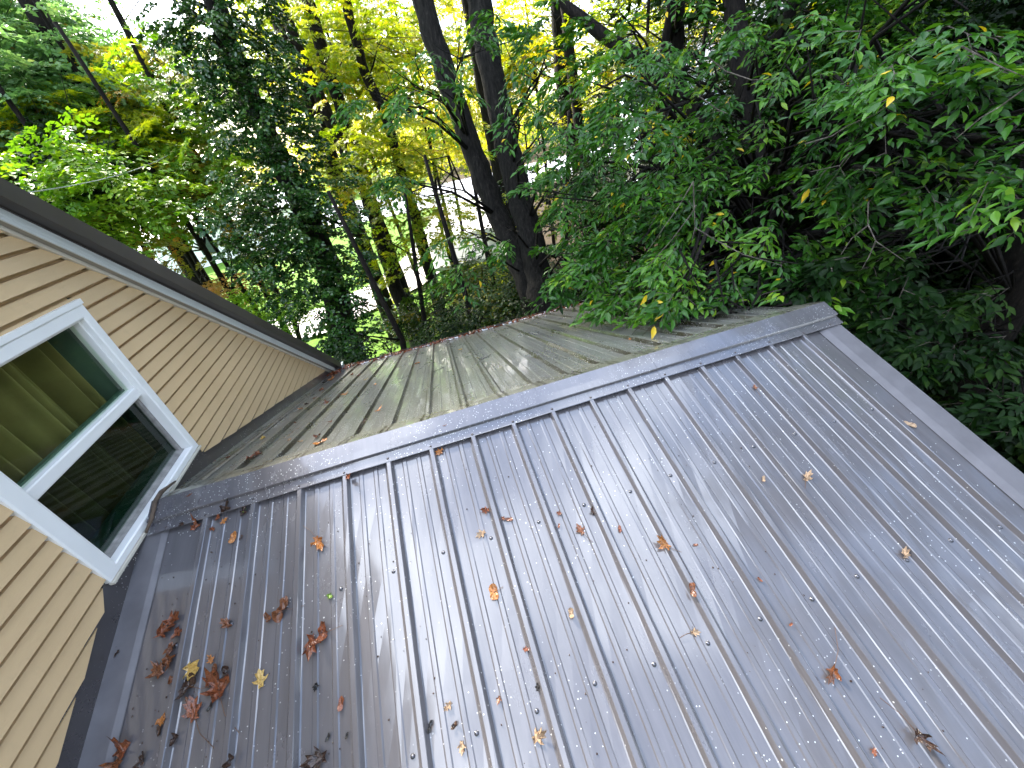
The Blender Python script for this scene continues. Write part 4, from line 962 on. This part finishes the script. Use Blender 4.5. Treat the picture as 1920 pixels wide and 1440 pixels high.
bgtree('yellow_green_maple', 'yellow green maple in the middle of the left hand trees', 200, 250, 14, (60, 50), F_MAPLE, 9, 66, 1.8)
bgtree('pale_tree', 'pale green tree filling the upper left corner', 20, 110, 17, (45, 50), F_PALE, 9, 85, 2., .12, 'diamond')
bgtree('pale_tree', 'pale green tree at the left edge above the house roof', 40, 230, 15, (60, 45), F_PALE, 9, 85, 2., .12, 'diamond')
bgtree('pale_tree', 'pale green tree between the left corner and the turning maples', 150, 200, 18, (50, 40), F_PALE, 8, 65, 1.6, .12, 'diamond')
bgtree('pale_tree', 'tall pale tree with a thin top against the bright sky', 120, 120, 22, (40, 30), F_PALE, 4, 45, .7, .12, 'diamond')
bgtree('bright_green_tree', 'bright green tree just above the dark edge of the house roof', 160, 380, 11.5, (50, 28), F_BRIGHT, 9, 60, 2.2, .10, 'diamond')
bgtree('bright_green_tree', 'dark green tree at the left edge behind the cable', 60, 320, 12.5, (45, 25), F_DARK, 7, 60, 2.2, .10, 'diamond')
bgtree('rust_bush', 'orange leaved bush beside the driveway behind the house roof', 455, 545, 13, (26, 14), F_RUST, 6, 24, 1.8, .09, 'diamond')
bgtree('rust_bush', 'small pink tinged bush above the dark house roof edge', 412, 520, 14, (14, 10), F_RUST, 3, 20, 1.6, .09, 'diamond')
bgtree('bright_green_tree', 'low green bush between the orange bush and the house roof', 505, 590, 12, (26, 16), F_BRIGHT, 6, 34, 2.4, .09, 'diamond')
# understorey behind the far gutter
bgtree('understorey_bush', 'yellow topped bush in front of the olive shed', 930, 540, 10.2, (55, 22), F_BUSH, 10, 44, 2.4, .085, 'diamond')
bgtree('understorey_bush', 'dark leafy bush at the foot of the slender stems', 815, 612, 10, (50, 12), F_BUSH, 8, 34, 2.6, .085, 'diamond')
bgtree('understorey_bush', 'dark bush right behind the far corner of the roof', 720, 640, 9, (35, 8), F_DARK, 6, 26, 2.6, .08, 'diamond')
bgtree('understorey_bush', 'dark bush left of the right hand thick trunk base', 880, 590, 8.6, (45, 10), F_DARK, 7, 34, 2.8, .08, 'diamond')
bgtree('understorey_bush', 'dark bush behind the hanging leaves at the far eave', 1090, 520, 9, (50, 30), F_DARK, 8, 60, 2.6, .10, 'diamond')
# deep wood on the right
for (u, v, D, sx, sy, n, rp, cv, lab) in (
    (1200, 300, 11, 70, 70, 9, 85, 1.6, 'dense green tree right of the thick trunks'), (1300, 420, 10, 80, 60, 9, 85, 2.4, 'dense dark tree behind the hanging branches'),
    (1330, 180, 12, 70, 60, 8, 85, 1.1, 'loose green tree before the pale blue house'), (1480, 380, 10.5, 80, 60, 9, 95, 2.4, 'dark tree in the middle of the right hand wood'),
    (1520, 200, 12, 80, 60, 8, 95, 1.4, 'airy dark tree under the slanting stems'), (1650, 300, 11, 80, 70, 9, 100, 2.2, 'dense dark tree below the slanting stems'),
    (1760, 130, 11, 90, 70, 9, 105, 2.2, 'dark tree filling the upper right'), (1680, 470, 10, 90, 50, 9, 95, 2.6, 'shaded tree straight above the gable end'),
    (1850, 380, 9.5, 80, 90, 9, 110, 2.6, 'deeply shaded tree at the right edge'), (1840, 620, 9, 80, 90, 9, 110, 2.8, 'black shaded undergrowth tree beyond the gable trim'),
    (1640, 590, 9.5, 70, 40, 8, 80, 2.8, 'black shaded undergrowth behind the roof peak'), (1400, 560, 9.2, 80, 24, 8, 60, 2.8, 'shaded undergrowth behind the far rake edge'),
    (1900, 850, 8.5, 50, 70, 7, 100, 2.8, 'black shaded undergrowth in the lower right')):
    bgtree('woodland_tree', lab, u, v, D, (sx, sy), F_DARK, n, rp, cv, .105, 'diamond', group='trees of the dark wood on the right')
# tall canopies beyond the frame, they shade the roof and stand in its reflections
def canopy(label, x, y, h, r, n, fol=F_DARK, cv=1.6, lo=.35):
    ex = []
    for _ in range(n):
        a = rng.uniform(0, 6.28); q = r * math.sqrt(rng.random()) * .8; z = GZ + h * rng.uniform(lo, 1.); ex.append((x + q * math.cos(a), y + q * math.sin(a), z, r * rng.uniform(.3, .45), cv))
    return tree('canopy_tree', label, None, None, [], fol, B_DARK, .17, .55, 1.1, 'diamond', extra=ex, trunkworld=([(x + .3, y, GZ + h), (x, y + .2, GZ + h * .5), (x, y, GZ)], [.05, .18, .28]), group='tall trees around the house', limbk=4)
for i, (x, y, h, r, n, cv) in enumerate(((9, 4.5, 15, 3.2, 12, 1.6), (9.5, -1, 13, 3, 10, 1.3), (11, -5, 15, 3.4, 9, 1.2), (8.5, 8.5, 17, 3.4, 13, 1.6), (4.5, 11, 18, 3.2, 14, 2.), (0, 11.5, 19, 3.4, 16, 2.2), (-4.5, 11, 18, 3.4, 16, 2.2), (14, 2, 18, 4, 13, 1.8), (13, 10, 18, 4, 13, 1.8), (15, -7, 18, 4, 8, 1.0), (17, 6, 16, 4, 12, 2.), (19, 0, 16, 4, 12, 2.2), (16, 14, 17, 4.5, 12, 2.))):
    canopy(('tall leafy tree east of the roof', 'tall leafy tree square to the gable end', 'tall leafy tree south east of the roof', 'tall tree behind the overhanging one', 'added high crown shading the roof, behind the right thick trunk', 'added high crown shading the roof, behind the left thick trunk', 'added high crown shading the roof, behind the ivy tree', 'tall tree deep in the east wood', 'tall tree deep in the north east wood', 'tall tree deep in the south east wood', 'tall tree in the middle of the east wood', 'tall tree at the back of the east wood', 'tall tree at the back of the north east wood')[i], x, y, h, r, n, F_DARK if x > 6 else F_MAPLE, cv, .78 if y > 7 and x < 8 else .3)  # crowns behind the thick trunks and ivy tree are added to shade the roof
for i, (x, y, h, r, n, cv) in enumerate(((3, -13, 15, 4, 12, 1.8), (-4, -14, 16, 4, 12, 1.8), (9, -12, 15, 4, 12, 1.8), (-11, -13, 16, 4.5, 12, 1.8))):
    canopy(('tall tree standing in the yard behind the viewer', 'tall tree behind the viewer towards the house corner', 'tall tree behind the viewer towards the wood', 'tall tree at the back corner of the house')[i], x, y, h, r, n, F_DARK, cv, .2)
# far wood that reads as one mass
def farwood(label, x0, x1, y0, y1, n, fol, h):
    P = []; 
    for _ in range(n):
        C = np.array([rng.uniform(x0, x1), rng.uniform(y0, y1), GZ + rng.uniform(.05, 1) * h]); k = 130; P.append(C + nrm(rng.normal(size=(k, 3))) * rng.uniform(.4, 1, (k, 1)) * 2.4)
    P = np.concatenate(P); m_ = len(P); A = rng.normal(size=(m_, 3)); A[:, 2] *= .4; U = np.array([0, 0, 1.]) + rng.normal(0, .4, (m_, 3))
    o = leafmesh('far_wood', P, A, U, rng.uniform(.35, .6, m_), .7, 'diamond', fol, rng.random(m_)); tag(o, label, 'far trees', None, 'stuff')
farwood('far yellow green wood beyond the road', -70, 60, 72, 95, 420, F_MAPLE, 9)
farwood('far pale green wood on the left beyond the road', -95, -45, 66, 90, 200, F_PALE, 9)
farwood('dark wood closing the view on the right', 22, 60, -30, 45, 420, F_DARK, 15)
farwood('dark wood behind the house yard', -40, 25, -40, -22, 300, F_DARK, 12)
print('LEAVES', sum(n for _, n in TOT), sorted(TOT, key=lambda a: -a[1])[:6])
